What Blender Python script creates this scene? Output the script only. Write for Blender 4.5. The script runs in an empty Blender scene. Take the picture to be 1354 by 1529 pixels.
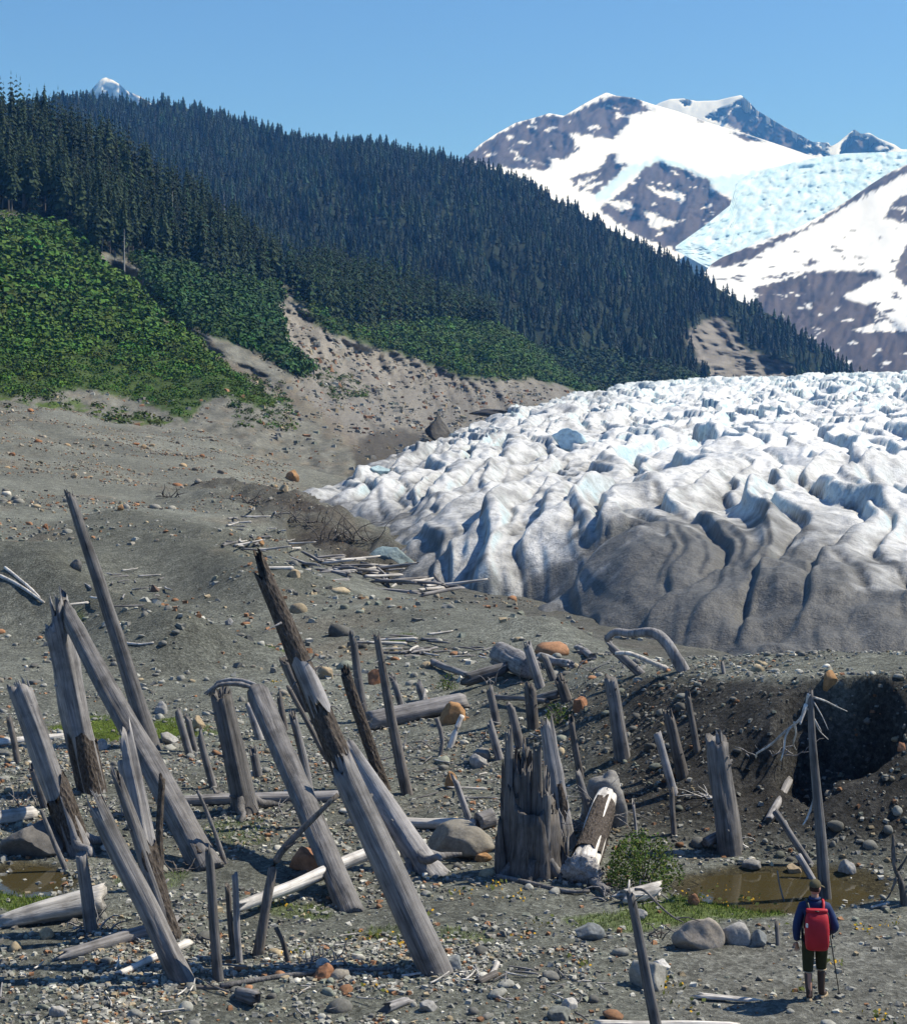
import bpy, bmesh, math, random
import numpy as np
from mathutils import Vector, Matrix, Quaternion

# ------------------------------------------------------------------ camera, world, sun, exposure
SC = bpy.context.scene
COL = SC.collection
W, HT, F, HOR, CAMZ = 1354.0, 1529.0, 2300.0, 640.0, 8.6
cam_data = bpy.data.cameras.new('camera')
cam = bpy.data.objects.new('camera', cam_data); COL.objects.link(cam)
cam.location = (0, 0, CAMZ); cam.rotation_euler = (math.radians(90), 0, 0)
cam_data.sensor_fit = 'VERTICAL'; cam_data.sensor_height = 36.0
cam_data.lens = 36.0 * F / HT
cam_data.shift_y = -(HT / 2 - HOR) / HT
cam_data.clip_start = 0.5; cam_data.clip_end = 60000
SC.camera = cam

SUN_EL, SUN_AZ = math.radians(50), math.radians(18)      # azimuth: degrees behind straight right
SUND = Vector((math.cos(SUN_EL) * math.cos(SUN_AZ), math.cos(SUN_EL) * math.sin(SUN_AZ), math.sin(SUN_EL)))
world = bpy.data.worlds.new('World'); SC.world = world; world.use_nodes = True
wn = world.node_tree
bg = wn.nodes['Background']; bg.inputs[1].default_value = 0.118
sky = wn.nodes.new('ShaderNodeTexSky'); sky.sky_type = 'NISHITA'; sky.sun_disc = False
sky.sun_elevation = SUN_EL; sky.sun_rotation = math.pi / 2 - SUN_AZ
sky.altitude = 2800; sky.air_density = 1.0; sky.dust_density = 0.0; sky.ozone_density = 10.0
wn.links.new(sky.outputs[0], bg.inputs[0])
sun_data = bpy.data.lights.new('sun', 'SUN'); sun_data.energy = 4.8; sun_data.angle = math.radians(0.5)
sun_data.color = (1.0, 0.975, 0.935)
sun = bpy.data.objects.new('sun', sun_data); COL.objects.link(sun)
sun.rotation_euler = SUND.to_track_quat('Z', 'Y').to_euler()
SC.view_settings.view_transform = 'Standard'; SC.view_settings.look = 'None'
SC.view_settings.exposure = 0.5; SC.view_settings.gamma = 1.0
SC.view_settings.use_curve_mapping = False
SC.render.engine = 'CYCLES'
SC.cycles.use_denoising = True
SC.cycles.max_bounces = 5; SC.cycles.diffuse_bounces = 2; SC.cycles.glossy_bounces = 2
SC.cycles.transmission_bounces = 3; SC.cycles.volume_bounces = 0; SC.cycles.transparent_max_bounces = 4
SC.cycles.caustics_reflective = False; SC.cycles.caustics_refractive = False

# ------------------------------------------------------------------ helpers: numbers
random.seed(7)
RNG = np.random.default_rng(11)
PERM = np.random.default_rng(5).permutation(4096).astype(np.int64)
PERM = np.concatenate([PERM, PERM])
def hsh(ix, iy, s=0):
    return PERM[(PERM[(ix + s * 131) & 4095] + iy) & 4095]
def rnd2(ix, iy, s=0):
    return hsh(ix, iy, s) / 4096.0
def perlin(x, y, s=0):
    x = np.asarray(x, float); y = np.asarray(y, float)
    ix = np.floor(x).astype(np.int64); iy = np.floor(y).astype(np.int64)
    fx = x - ix; fy = y - iy
    u = fx * fx * fx * (fx * (fx * 6 - 15) + 10); v = fy * fy * fy * (fy * (fy * 6 - 15) + 10)
    def g(i, j, dx, dy):
        a = rnd2(i, j, s) * 2 * np.pi
        return np.cos(a) * dx + np.sin(a) * dy
    n00 = g(ix, iy, fx, fy); n10 = g(ix + 1, iy, fx - 1, fy)
    n01 = g(ix, iy + 1, fx, fy - 1); n11 = g(ix + 1, iy + 1, fx - 1, fy - 1)
    return 1.5 * ((n00 * (1 - u) + n10 * u) * (1 - v) + (n01 * (1 - u) + n11 * u) * v)
def fbm(x, y, o=4, s=0, g=0.5):
    t = 0; a = 1
    for k in range(o):
        t = t + a * perlin(x * 2 ** k + 17.3 * k, y * 2 ** k - 9.1 * k, s + k); a *= g
    return t
def ridged(x, y, o=4, s=0, g=0.5):
    t = 0; a = 1
    for k in range(o):
        t = t + a * (1 - 2 * np.abs(perlin(x * 2 ** k + 7.7 * k, y * 2 ** k + 3.1 * k, s + k))); a *= g
    return t
def voronoi(x, y, s=0):
    ix = np.floor(x).astype(np.int64); iy = np.floor(y).astype(np.int64)
    f1 = np.full(x.shape, 9.0); f2 = np.full(x.shape, 9.0)
    cx = np.zeros(x.shape); cy = np.zeros(x.shape); cid = np.zeros(x.shape, np.int64)
    for dx in (-1, 0, 1):
        for dy in (-1, 0, 1):
            jx, jy = ix + dx, iy + dy
            px = jx + 0.1 + 0.8 * rnd2(jx, jy, s + 1); py = jy + 0.1 + 0.8 * rnd2(jx, jy, s + 2)
            d = np.hypot(px - x, py - y)
            near = d < f1
            f2 = np.where(near, f1, np.minimum(f2, d))
            cx = np.where(near, px, cx); cy = np.where(near, py, cy); cid = np.where(near, hsh(jx, jy, s + 3), cid)
            f1 = np.where(near, d, f1)
    return f1, f2, cx, cy, cid
def sstep(a, b, x):
    t = np.clip((x - a) / (b - a), 0, 1); return t * t * (3 - 2 * t)
def lerp(a, b, t): return a + (b - a) * t
def inpoly(px, py, poly):
    r = np.zeros(np.shape(px), bool); n = len(poly)
    for i in range(n):
        x0, y0 = poly[i]; x1, y1 = poly[(i + 1) % n]
        c = ((y0 > py) != (y1 > py)) & (px < (x1 - x0) * (py - y0) / (y1 - y0 + 1e-12) + x0)
        r ^= c
    return r
def polydist(px, py, poly):                      # signed distance, positive inside
    d = np.full(np.shape(px), 1e9); n = len(poly)
    for i in range(n):
        x0, y0 = poly[i]; x1, y1 = poly[(i + 1) % n]
        ex, ey = x1 - x0, y1 - y0
        t = np.clip(((px - x0) * ex + (py - y0) * ey) / (ex * ex + ey * ey + 1e-12), 0, 1)
        d = np.minimum(d, np.hypot(px - x0 - t * ex, py - y0 - t * ey))
    return np.where(inpoly(px, py, poly), d, -d)
def segdist(px, py, pts):
    d = np.full(np.shape(px), 1e9)
    for (x0, y0), (x1, y1) in zip(pts[:-1], pts[1:]):
        ex, ey = x1 - x0, y1 - y0
        t = np.clip(((px - x0) * ex + (py - y0) * ey) / (ex * ex + ey * ey + 1e-12), 0, 1)
        d = np.minimum(d, np.hypot(px - x0 - t * ex, py - y0 - t * ey))
    return d
def poly(pts, x):
    p = np.array(pts, float); return np.interp(x, p[:, 0], p[:, 1])
def wx(px, Y): return (px - W / 2) / F * Y
def wz(py, Y): return CAMZ - (py - HOR) / F * Y
def at(px, py, Y): return Vector((wx(px, Y), Y, wz(py, Y)))
def tps(ctrl):
    c = np.array(ctrl, float); P = c[:, :2] / 300.0; v = np.log(c[:, 2]); n = len(P)
    def K(a, b):
        r2 = ((a[:, None, :] - b[None, :, :]) ** 2).sum(-1); return 0.5 * r2 * np.log(r2 + 1e-9)
    A = np.zeros((n + 3, n + 3)); A[:n, :n] = K(P, P) + np.eye(n) * 1e-3
    A[:n, n] = 1; A[:n, n + 1:] = P; A[n, :n] = 1; A[n + 1:, :n] = P.T
    s = np.linalg.solve(A, np.concatenate([v, np.zeros(3)]))
    def f(px, py):
        q = np.stack([np.ravel(px), np.ravel(py)], 1) / 300.0
        return np.exp(K(q, P) @ s[:n] + s[n] + q @ s[n + 1:]).reshape(np.shape(px))
    return f
def catmull(xs, t):
    xs = np.array(xs, float); n = len(xs)
    return np.clip(np.searchsorted(xs, t) - 1, 0, n - 2)
def grid2(cols, rows, Z, c, r):                  # smooth interpolation of a table on (cols, rows)
    cols = np.array(cols, float); rows = np.array(rows, float); Z = np.array(Z, float)
    def wts(xs, t):
        n = len(xs); i = np.clip(np.searchsorted(xs, t) - 1, 0, n - 2)
        u = np.clip((t - xs[i]) / (xs[i + 1] - xs[i]), 0, 1); u = lerp(u, u * u * (3 - 2 * u), 0.5)
        return i, u
    i, u = wts(rows, r); j, v = wts(cols, c)
    return (Z[i, j] * (1 - v) + Z[i, j + 1] * v) * (1 - u) + (Z[i + 1, j] * (1 - v) + Z[i + 1, j + 1] * v) * u

# ------------------------------------------------------------------ helpers: meshes
def mesh_np(name, V, Fa, col=None, smooth=True):
    V = np.ascontiguousarray(V, np.float32); Fa = np.ascontiguousarray(Fa, np.int32)
    me = bpy.data.meshes.new(name); m, k = Fa.shape
    me.vertices.add(len(V)); me.vertices.foreach_set('co', V.ravel())
    me.loops.add(m * k); me.loops.foreach_set('vertex_index', Fa.ravel())
    me.polygons.add(m); me.polygons.foreach_set('loop_start', np.arange(m, dtype=np.int32) * k)
    me.polygons.foreach_set('use_smooth', np.full(m, smooth))
    me.update(calc_edges=True)
    if col is not None:
        c = np.ones((len(V), 4), np.float32); c[:, :3] = col
        a = me.attributes.new('col', 'FLOAT_COLOR', 'POINT'); a.data.foreach_set('color', c.ravel())
    return me
def link(name, me, mat=None, parent=None, loc=None):
    o = bpy.data.objects.new(name, me); COL.objects.link(o)
    if mat is not None and me is not None and len(me.materials) == 0: me.materials.append(mat)
    if parent is not None: o.parent = parent
    if loc is not None: o.location = loc
    return o
def tag(o, label, cat, group=None):
    o['label'] = label; o['category'] = cat
    if group: o['group'] = group
    return o
def structure(o): o['kind'] = 'structure'; return o
def stuff(o, label, cat): o['kind'] = 'stuff'; o['label'] = label; o['category'] = cat; return o
def empty(name, loc):
    o = bpy.data.objects.new(name, None); COL.objects.link(o); o.location = loc; o.empty_display_size = 0.2; return o
def gridfaces(nr, nc):
    i = np.arange(nr - 1)[:, None] * nc + np.arange(nc - 1)[None, :]
    i = i.ravel(); return np.stack([i, i + 1, i + nc + 1, i + nc], 1)
def scatter(PV, PF, pos, scale, rotz, col=None, pcol=None, tilt=None):
    """many copies of a prototype (PV, PF) merged: pos (n,3), scale (n,3), rotz (n,)"""
    n = len(pos); nv = len(PV)
    c, s = np.cos(rotz)[:, None], np.sin(rotz)[:, None]
    P = PV[None] * scale[:, None, :]
    if tilt is not None:
        ct, st = np.cos(tilt)[:, None], np.sin(tilt)[:, None]
        P = np.stack([P[..., 0] * ct + P[..., 2] * st, P[..., 1], -P[..., 0] * st + P[..., 2] * ct], -1)
    X = P[..., 0] * c - P[..., 1] * s; Yy = P[..., 0] * s + P[..., 1] * c
    V = np.stack([X + pos[:, 0:1], Yy + pos[:, 1:2], P[..., 2] + pos[:, 2:3]], -1).reshape(-1, 3)
    Fa = (PF[None] + (np.arange(n) * nv)[:, None, None]).reshape(-1, PF.shape[1])
    C = None
    if col is not None:
        C = np.repeat(col, nv, 0)
        if pcol is not None: C = C * np.tile(pcol, n)[:, None]
    return V, Fa, C
def joinparts(parts):
    V = []; Fa = []; C = []; o = 0
    for v, f, c in parts:
        V.append(v); Fa.append(f + o); C.append(c); o += len(v)
    return np.concatenate(V), np.concatenate(Fa), (np.concatenate(C) if C[0] is not None else None)

# ------------------------------------------------------------------ helpers: materials
class NT:
    def __init__(s, name):
        s.m = bpy.data.materials.new(name); s.m.use_nodes = True; s.t = s.m.node_tree
        s.b = s.t.nodes['Principled BSDF']; s.out = s.t.nodes['Material Output']
    def n(s, kind, **kw):
        d = s.t.nodes.new(kind)
        for k, v in kw.items(): setattr(d, k, v)
        return d
    def l(s, a, b): s.t.links.new(a, b)
    def pos(s, obj=False, scale=None):
        if obj: o = s.n('ShaderNodeTexCoord').outputs['Object']
        else: o = s.n('ShaderNodeNewGeometry').outputs['Position']
        if scale is not None:
            mp = s.n('ShaderNodeMapping'); mp.inputs['Scale'].default_value = scale; s.l(o, mp.inputs[0]); o = mp.outputs[0]
        return o
    def noise(s, co, scale, detail=3, rough=0.55, dist=0.0):
        d = s.n('ShaderNodeTexNoise'); d.inputs['Scale'].default_value = scale; d.inputs['Detail'].default_value = detail
        d.inputs['Roughness'].default_value = rough; d.inputs['Distortion'].default_value = dist; s.l(co, d.inputs['Vector']); return d.outputs[0]
    def voro(s, co, scale, feature='F1', out='Distance'):
        d = s.n('ShaderNodeTexVoronoi', feature=feature); d.inputs['Scale'].default_value = scale; s.l(co, d.inputs['Vector']); return d.outputs[out]
    def ramp(s, f, stops):
        d = s.n('ShaderNodeValToRGB'); e = d.color_ramp.elements
        while len(e) < len(stops): e.new(0.5)
        for k, (p, c) in enumerate(stops):
            e[k].position = p; e[k].color = (*c, 1) if not isinstance(c, float) else (c, c, c, 1)
        s.l(f, d.inputs[0]); return d.outputs[0]
    def mix(s, a, b, f, mode='MIX'):
        d = s.n('ShaderNodeMix', data_type='RGBA', blend_type=mode)
        for v, k in ((a, 6), (b, 7), (f, 0)):
            if isinstance(v, (int, float)): d.inputs[k].default_value = v if k == 0 else (v, v, v, 1)
            elif isinstance(v, tuple): d.inputs[k].default_value = (*v, 1)
            else: s.l(v, d.inputs[k])
        return d.outputs[2]
    def math(s, op, a, b=None):
        d = s.n('ShaderNodeMath', operation=op)
        for v, k in ((a, 0), (b, 1)):
            if v is None: continue
            if isinstance(v, (int, float)): d.inputs[k].default_value = v
            else: s.l(v, d.inputs[k])
        return d.outputs[0]
    def attr(s, name='col'): return s.n('ShaderNodeAttribute', attribute_name=name).outputs['Color']
    def rand(s): return s.n('ShaderNodeObjectInfo').outputs['Random']
    def bump(s, h, dist, strength=1.0, prev=None):
        d = s.n('ShaderNodeBump'); d.inputs['Strength'].default_value = strength; d.inputs['Distance'].default_value = dist
        s.l(h, d.inputs['Height'])
        if prev is not None: s.l(prev, d.inputs['Normal'])
        return d.outputs[0]
    def done(s, col=None, rough=0.9, normal=None, spec=0.2):
        if col is not None:
            if isinstance(col, tuple): s.b.inputs['Base Color'].default_value = (*col, 1)
            else: s.l(col, s.b.inputs['Base Color'])
        if isinstance(rough, (int, float)): s.b.inputs['Roughness'].default_value = rough
        else: s.l(rough, s.b.inputs['Roughness'])
        s.b.inputs['Specular IOR Level'].default_value = spec
        if normal is not None: s.l(normal, s.b.inputs['Normal'])
        return s.m

def plain(name, col, rough=0.8, spec=0.3, var=0.25, scale=12.0):
    n = NT(name); p = n.pos(True)
    f = n.noise(p, scale, 4)
    c = n.mix(tuple(v * (1 - var) for v in col), tuple(min(1, v * (1 + var)) for v in col), f)
    return n.done(c, rough, n.bump(f, 0.01, 0.4), spec)

def mat_ground():
    n = NT('gravel_and_silt'); p = n.pos()
    c = n.attr()
    a = n.noise(p, 9.0, 5, 0.7); b = n.noise(p, 55.0, 3, 0.6); v = n.voro(p, 14.0)
    vc = n.voro(p, 14.0, out='Color')
    k = n.ramp(a, [(0.25, 0.55), (0.5, 0.95), (0.75, 1.5)])
    c1 = n.mix(c, k, 1.0, 'MULTIPLY')
    bw = n.n('ShaderNodeRGBToBW'); n.l(vc, bw.inputs[0])
    k2 = n.ramp(bw.outputs[0], [(0.2, 0.65), (0.55, 1.0), (0.8, 1.45)])
    c1 = n.mix(c1, k2, 0.7, 'MULTIPLY')
    k3 = n.ramp(b, [(0.3, 0.65), (0.7, 1.35)])
    c1 = n.mix(c1, k3, 0.8, 'MULTIPLY')
    h = n.bump(v, 0.05, 0.8); h = n.bump(b, 0.03, 0.7, h)
    far = n.noise(p, 1.3, 8, 0.85)
    k4 = n.ramp(far, [(0.34, 0.5), (0.5, 0.95), (0.66, 1.6)])
    c1 = n.mix(c1, k4, 0.85, 'MULTIPLY')
    h = n.bump(far, 0.45, 0.7, h)
    return n.done(c1, 0.95, h, 0.15)
def mat_col(name, rough=0.9, nscale=3.0, amt=0.5, bumpd=0.05, spec=0.2, lo=0.6, hi=1.4, obj=False):
    n = NT(name); p = n.pos(obj); c = n.attr()
    f = n.noise(p, nscale, 5, 0.65)
    c = n.mix(c, n.ramp(f, [(0.3, lo), (0.7, hi)]), amt, 'MULTIPLY')
    return n.done(c, rough, n.bump(f, bumpd, 0.8) if bumpd else None, spec)
# ------------------------------------------------------------------ the ground (one sheet from under the camera to the hill foot)
GC = [-350, 0, 300, 450, 600, 750, 900, 1150, 1354, 1750]
GR = [5, 14, 22, 30, 40, 55, 80, 120, 180, 260, 330, 460, 1300]
GZ = [[5.8] * 10,
      [1.2] * 10,
      [0] * 10,
      [.1, -.04, 0, 0, 0, 0, 0, -.02, 0, 0.1],
      [.5, .1, 0, 0, 0, .1, .0, 0, 0, .3],
      [1.4, .2, 0, 0, 0, 0, -.6, -1.2, -1.2, -1],
      [3, .6, 0, -.5, -1, -1.6, -2, -2.2, -2.2, -2],
      [7, 2, .2, -1, -2.6, -3.5, -4, -4, -4, -4],
      [16, 4.2, 1.2, -.6, -3, -5, -5, -5, -5, -5],
      [30, 9, 4, -.4, -3, -6, -6, -6, -6, -6],
      [46, 13.5, 7.5, 1, -4, -8, -8, -8, -8, -8],
      [52, 15, 6, -6, -12, -12, -12, -12, -12, -12],
      [20, 0, -10, -20, -25, -25, -25, -25, -25, -25]]
LGR = np.log(np.array(GR, float))
# the gravel bank on the right: foot line and crest line as Y(px)
def bank(px, Y):
    foot = poly([(560, 41), (700, 38), (800, 35.2), (880, 32.0), (960, 31.4), (1050, 31.3), (1150, 30.9), (1354, 30.2), (1700, 29.5)], px)
    crest = poly([(560, 46), (700, 45), (800, 44.5), (880, 42.5), (960, 40.5), (1050, 38.0), (1150, 36.2), (1250, 35.4), (1354, 35.0), (1700, 34.5)], px)
    h = poly([(560, 0), (700, .35), (800, 1.0), (880, 1.7), (960, 2.1), (1050, 2.55), (1150, 2.75), (1250, 2.9), (1354, 3.0), (1700, 3.1)], px)
    t = (Y - foot) / (crest - foot)
    up = np.clip(t, 0, 1); up = lerp(up, sstep(0, 1, up), 0.6)
    back = 1 - sstep(0.05, 1, (Y - crest - 2.0) / 15)
    b = h * up * back
    # scoop eaten out of the bank, steep head wall at the top right
    x = wx(px, Y)
    for cx, cy, rx, ry, dep in ((wx(1252, 34.0), 34.0, 1.5, 1.5, 1.9), (wx(1160, 33.3), 33.2, 1.35, 1.3, 0.9)):
        r = np.hypot((x - cx) / rx, (Y - cy) / ry)
        b = b - dep * (1 - sstep(0.62, 1.0, r)) * np.clip(t * 1.5, 0, 1)
    return np.maximum(b, -0.1), t
MOUNDS = [  # silt ridges on the left: polyline of (px, Y), half width m, height m
    ([(120, 92), (200, 90), (290, 86), (380, 80), (425, 77)], 4.6, 2.1),
    ([(-60, 84), (40, 84), (95, 82)], 5.0, 1.7),
    ([(20, 69), (90, 66), (160, 63), (235, 59), (262, 57)], 3.4, 1.75),
    ([(-120, 66), (-20, 66), (30, 67)], 5.0, 1.3),
    ([(205, 118), (260, 112), (330, 108)], 5.5, 1.5),
    ([(350, 74), (400, 72)], 2.2, 0.6),
    ([(640, 72), (720, 70), (790, 64)], 6.0, .9),
    ([(560, 70), (640, 68), (700, 70)], 6.0, .7),
    ([(850, 62), (950, 56), (1040, 52)], 4.0, .9),
]
def ground_z(px, Y, fine=True):
    px = np.asarray(px, float); Y = np.asarray(Y, float)
    z = grid2(GC, LGR, GZ, px, np.log(Y))
    x = wx(px, Y)
    b, t = bank(px, Y); z = z + b
    for pts, hw, hh in MOUNDS:
        line = [(wx(a, c), c) for a, c in pts]
        d = segdist(x + 0.8 * perlin(x * .25, Y * .25, 3), Y, line) / hw
        z = z + hh * np.exp(-1.6 * d ** 2)
    # eroded scarp beside the ice tip
    d = segdist(x, Y, [(wx(380, 165), 165), (wx(470, 150), 150), (wx(545, 138), 138), (wx(560, 125), 125)])
    z = z + 1.2 * np.exp(-(d / 7) ** 2) + 1.1 * np.exp(-(d / 9) ** 2) * ridged(x * .16, Y * .16, 3, 47)
    z = z - np.where(px > 430, 2.2 * np.exp(-(segdist(x, Y, [(wx(470, 136), 136), (wx(540, 126), 126), (wx(590, 116), 116)]) / 6) ** 2), 0)
    # ponds: shallow basins
    for cx, cy, rx, ry in PONDS:
        r = np.hypot((px - cx) / rx, (Y - cy) / ry)
        z = z - 0.16 * (1 - sstep(0.55, 1.15, r))
    z = z + 0.10 * fbm(x * .22, Y * .22, 3, 31) * sstep(10, 40, Y) * (1 - 0.6 * (px > 900) * (Y < 30))
    z = z + sstep(45, 120, Y) * 0.5 * fbm(x * .06, Y * .05, 3, 41)
    z = z + sstep(110, 250, Y) * 1.2 * fbm(x * .05, Y * .04, 4, 45)
    if fine:
        bk = np.clip(t, 0, 1) * (t < 1.0) * (px > 800)
        z = z + 0.035 * fbm(x * 1.3, Y * 1.3, 4, 51) + 0.09 * bk * fbm(x * 1.1, Y * 1.1, 3, 55)
    return z
PONDS = [(1165, 29.0, 165, 1.6), (45, 29.6, 75, 1.3), (190, 43.5, 110, 1.5)]
MOSS = [  # px, Y, rx px, ry m, strength
    (185, 44.0, 110, 1.9, 1.0), (20, 28.3, 62, .9, 1.0), (1060, 27.6, 150, .75, .9), (930, 26.9, 80, .6, .7),
    (290, 43.5, 40, 1.2, .7), (600, 26.3, 60, .5, .35), (690, 26.0, 60, .5, .4), (440, 27.6, 60, .5, .5), (230, 29.4, 60, .7, .4),
    (600, 62, 22, 1.0, .9), (110, 60, 18, .9, .6), (420, 58, 30, 1.2, .6), (960, 27.3, 60, .5, .8), (350, 33, 60, 1.2, .3), (250, 66, 12, 1, .5)]
def moss_amount(px, Y):
    x = wx(px, Y); m = 0
    w = 0.35 * fbm(x * .9, Y * .9, 4, 71, .6)
    for cx, cy, rx, ry, s in MOSS:
        r = np.hypot((px - cx) / rx, (Y - cy) / ry)
        m = np.maximum(m, s * (1 - sstep(0.7, 1.05, r + w)))
    return m
gnc, gnr = 350, 520
gpx = np.concatenate([np.linspace(-330, -60, 20)[:-1], np.linspace(-60, 1420, gnc - 39), np.linspace(1420, 1720, 21)[1:]])
gY = np.concatenate([np.linspace(5, 20, 14)[:-1], np.exp(np.linspace(np.log(20), np.log(56), 265))[:-1], np.exp(np.linspace(np.log(56), np.log(460), 185))[:-1], np.exp(np.linspace(np.log(460), np.log(1300), 19))])
gnr = len(gY)
GPX, GYY = np.meshgrid(gpx, gY)
GZZ = ground_z(GPX, GYY)
GX = wx(GPX, GYY)
def gz(px, Y): return float(ground_z(np.array([px]), np.array([Y]))[0])
_hy = np.concatenate([np.arange(16, 60, .04), np.arange(60, 460, .5)])
def hit(px, py):
    """the ground point seen at (px, py)"""
    z = ground_z(np.full(_hy.shape, float(px)), _hy)
    p = HOR + F * (CAMZ - z) / _hy
    k = np.argmax(p <= py)
    return Vector((wx(px, _hy[k]), _hy[k], z[k]))
# albedo of the ground: grey gravel, greener silt on mounds, dark gravel bank with its shade painted in, rust streaks, moss
gx, gy = GX, GYY
base = np.array([.156, .164, .143])
C = np.ones(GX.shape + (3,)) * base
n1 = fbm(gx * .12, gy * .12, 5, 81, .6)[..., None]
C = C * (1 + .30 * n1)
silt = np.zeros(GX.shape)
for pts, hw, hh in MOUNDS[:5]:
    d = segdist(gx, gy, [(wx(a, c), c) for a, c in pts]) / hw
    silt = np.maximum(silt, np.exp(-1.0 * d ** 2))
C = lerp(C, np.array([.100, .104, .088]), (silt * .85)[..., None])
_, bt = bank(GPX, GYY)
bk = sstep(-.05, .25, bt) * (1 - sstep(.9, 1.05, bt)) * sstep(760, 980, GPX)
C = lerp(C, np.array([.046, .045, .043]) * (1 + .35 * fbm(gx * .9, gy * .9, 3, 77)[..., None]), (bk * .95)[..., None])  # dark bank gravel, darkened further for the shade under a grazing sun
sandy = sstep(900, 1050, GPX + 60 * perlin(gx * .4, gy * .8, 8)) * (1 - sstep(26, 28, gy))
C = lerp(C, np.array([.178, .180, .163]), (sandy * .8)[..., None])
far = sstep(95, 200, gy) * sstep(-300, 500, 900 - GPX)
C = lerp(C, np.array([.140, .143, .125]) * (1 + .40 * fbm(gx * .05, gy * .05, 4, 92)[..., None]), (far * .75)[..., None])
rust = sstep(.35, .8, fbm(gx * .10, gy * .10, 4, 95)) * .30
C = lerp(C, np.array([.19, .135, .09]), (rust * .7)[..., None])
dark = sstep(0.0, 1.1, 1 + .4 * fbm(gx * .15, gy * .15, 3, 97) - segdist(gx, gy, [(wx(380, 165), 165), (wx(470, 146), 146), (wx(545, 130), 130), (wx(590, 118), 118)]) / 10)
C = lerp(C, np.array([.055, .048, .042]), (dark * .93)[..., None])
toe = (1 - sstep(0, 14, segdist(gx, gy, [(wx(690, 108), 108), (wx(780, 102), 102), (wx(840, 84), 84), (wx(900, 76), 76), (wx(1000, 70), 70), (wx(1354, 63), 63)]))) 
C = lerp(C, np.array([.075, .073, .07]), (toe * .6)[..., None])
for cx, cy, rx, ry in PONDS:
    r = np.hypot((GPX - cx) / rx, (GYY - cy) / ry)
    C = lerp(C, np.array([.050, .040, .016]), ((1 - sstep(.9, 1.15, r)) * .9)[..., None])
mo = moss_amount(GPX, GYY)
C = lerp(C, np.array([.105, .155, .025]), (mo * .85)[..., None])
C = np.clip(C * 1.15, .01, .9)
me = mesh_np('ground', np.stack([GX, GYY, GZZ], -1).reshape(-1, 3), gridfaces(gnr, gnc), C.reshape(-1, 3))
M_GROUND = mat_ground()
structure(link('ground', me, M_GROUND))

# water
def mat_water():
    n = NT('brown_pond_water'); p = n.pos()
    f = n.noise(p, 3.5, 3)
    n.b.inputs['IOR'].default_value = 1.33
    n.b.inputs['Transmission Weight'].default_value = 0.75
    return n.done((.20, .165, .075), 0.04, n.bump(f, 0.01, 0.25), 0.5)
M_WATER = mat_water()
for k, (cx, cy, rx, ry) in enumerate(PONDS[:2]):
    a = np.linspace(0, 2 * np.pi, 48, endpoint=False)
    V = [(wx(cx + 1.25 * rx * math.cos(t), cy + 1.25 * ry * math.sin(t)), cy + 1.25 * ry * math.sin(t), 0) for t in a]
    zc = min(gz(cx + .6 * rx * math.cos(t), cy + .6 * ry * math.sin(t)) for t in a)
    rim = sorted(gz(cx + 1.0 * rx * math.cos(t), cy + 1.0 * ry * math.sin(t)) for t in a)
    zz = zc + 0.09
    m = bpy.data.meshes.new('pond_water'); m.from_pydata([(v[0], v[1], zz) for v in V], [], [list(range(48))])
    structure(link('pond_water', m, M_WATER))

# ------------------------------------------------------------------ the glacier
SURFC = [300, 600, 900, 1150, 1354, 1750]
SURFR = [55, 66, 80, 100, 150, 250, 400, 700, 1000, 1600]
SURF = [[-2, -2, -2, -1.5, -1.5, -1], [-2, -1.5, -.8, 0, .3, .5], [-1, -1, .3, 1.0, 1.3, 1.5], [-.5, -.3, 1.3, 2.1, 2.5, 3], [-1.0, .2, 3.0, 4.3, 4.6, 6], [1, 3.6, 6.0, 7.2, 8.4, 12],
        [5, 9, 11.5, 13, 14.5, 22], [12, 19, 22.5, 26, 28, 38], [22, 30, 34, 38.5, 41, 52], [30, 40, 44, 50, 53, 60]]
EDGE = [(1750, 62), (1354, 64), (1200, 66), (1080, 68), (1000, 71), (940, 73.5), (900, 77), (862, 83), (835, 88), (805, 97), (780, 105), (735, 107), (690, 109), (650, 112), (615, 116), (590, 124), (565, 138), (556, 150),
        (540, 168), (500, 178), (430, 186), (470, 212), (525, 243), (580, 300), (610, 350), (690, 430), (850, 740), (900, 1000), (960, 1600), (2200, 1600), (2200, 62)]
EDGEW = [(wx(a, b), b) for a, b in EDGE]
cnc, cnr = 490, 590
cpx = np.linspace(380, 1720, cnc); cY = np.exp(np.linspace(np.log(60), np.log(1150), cnr))
CPX, CYY = np.meshgrid(cpx, cY); CX = wx(CPX, CYY)
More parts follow.
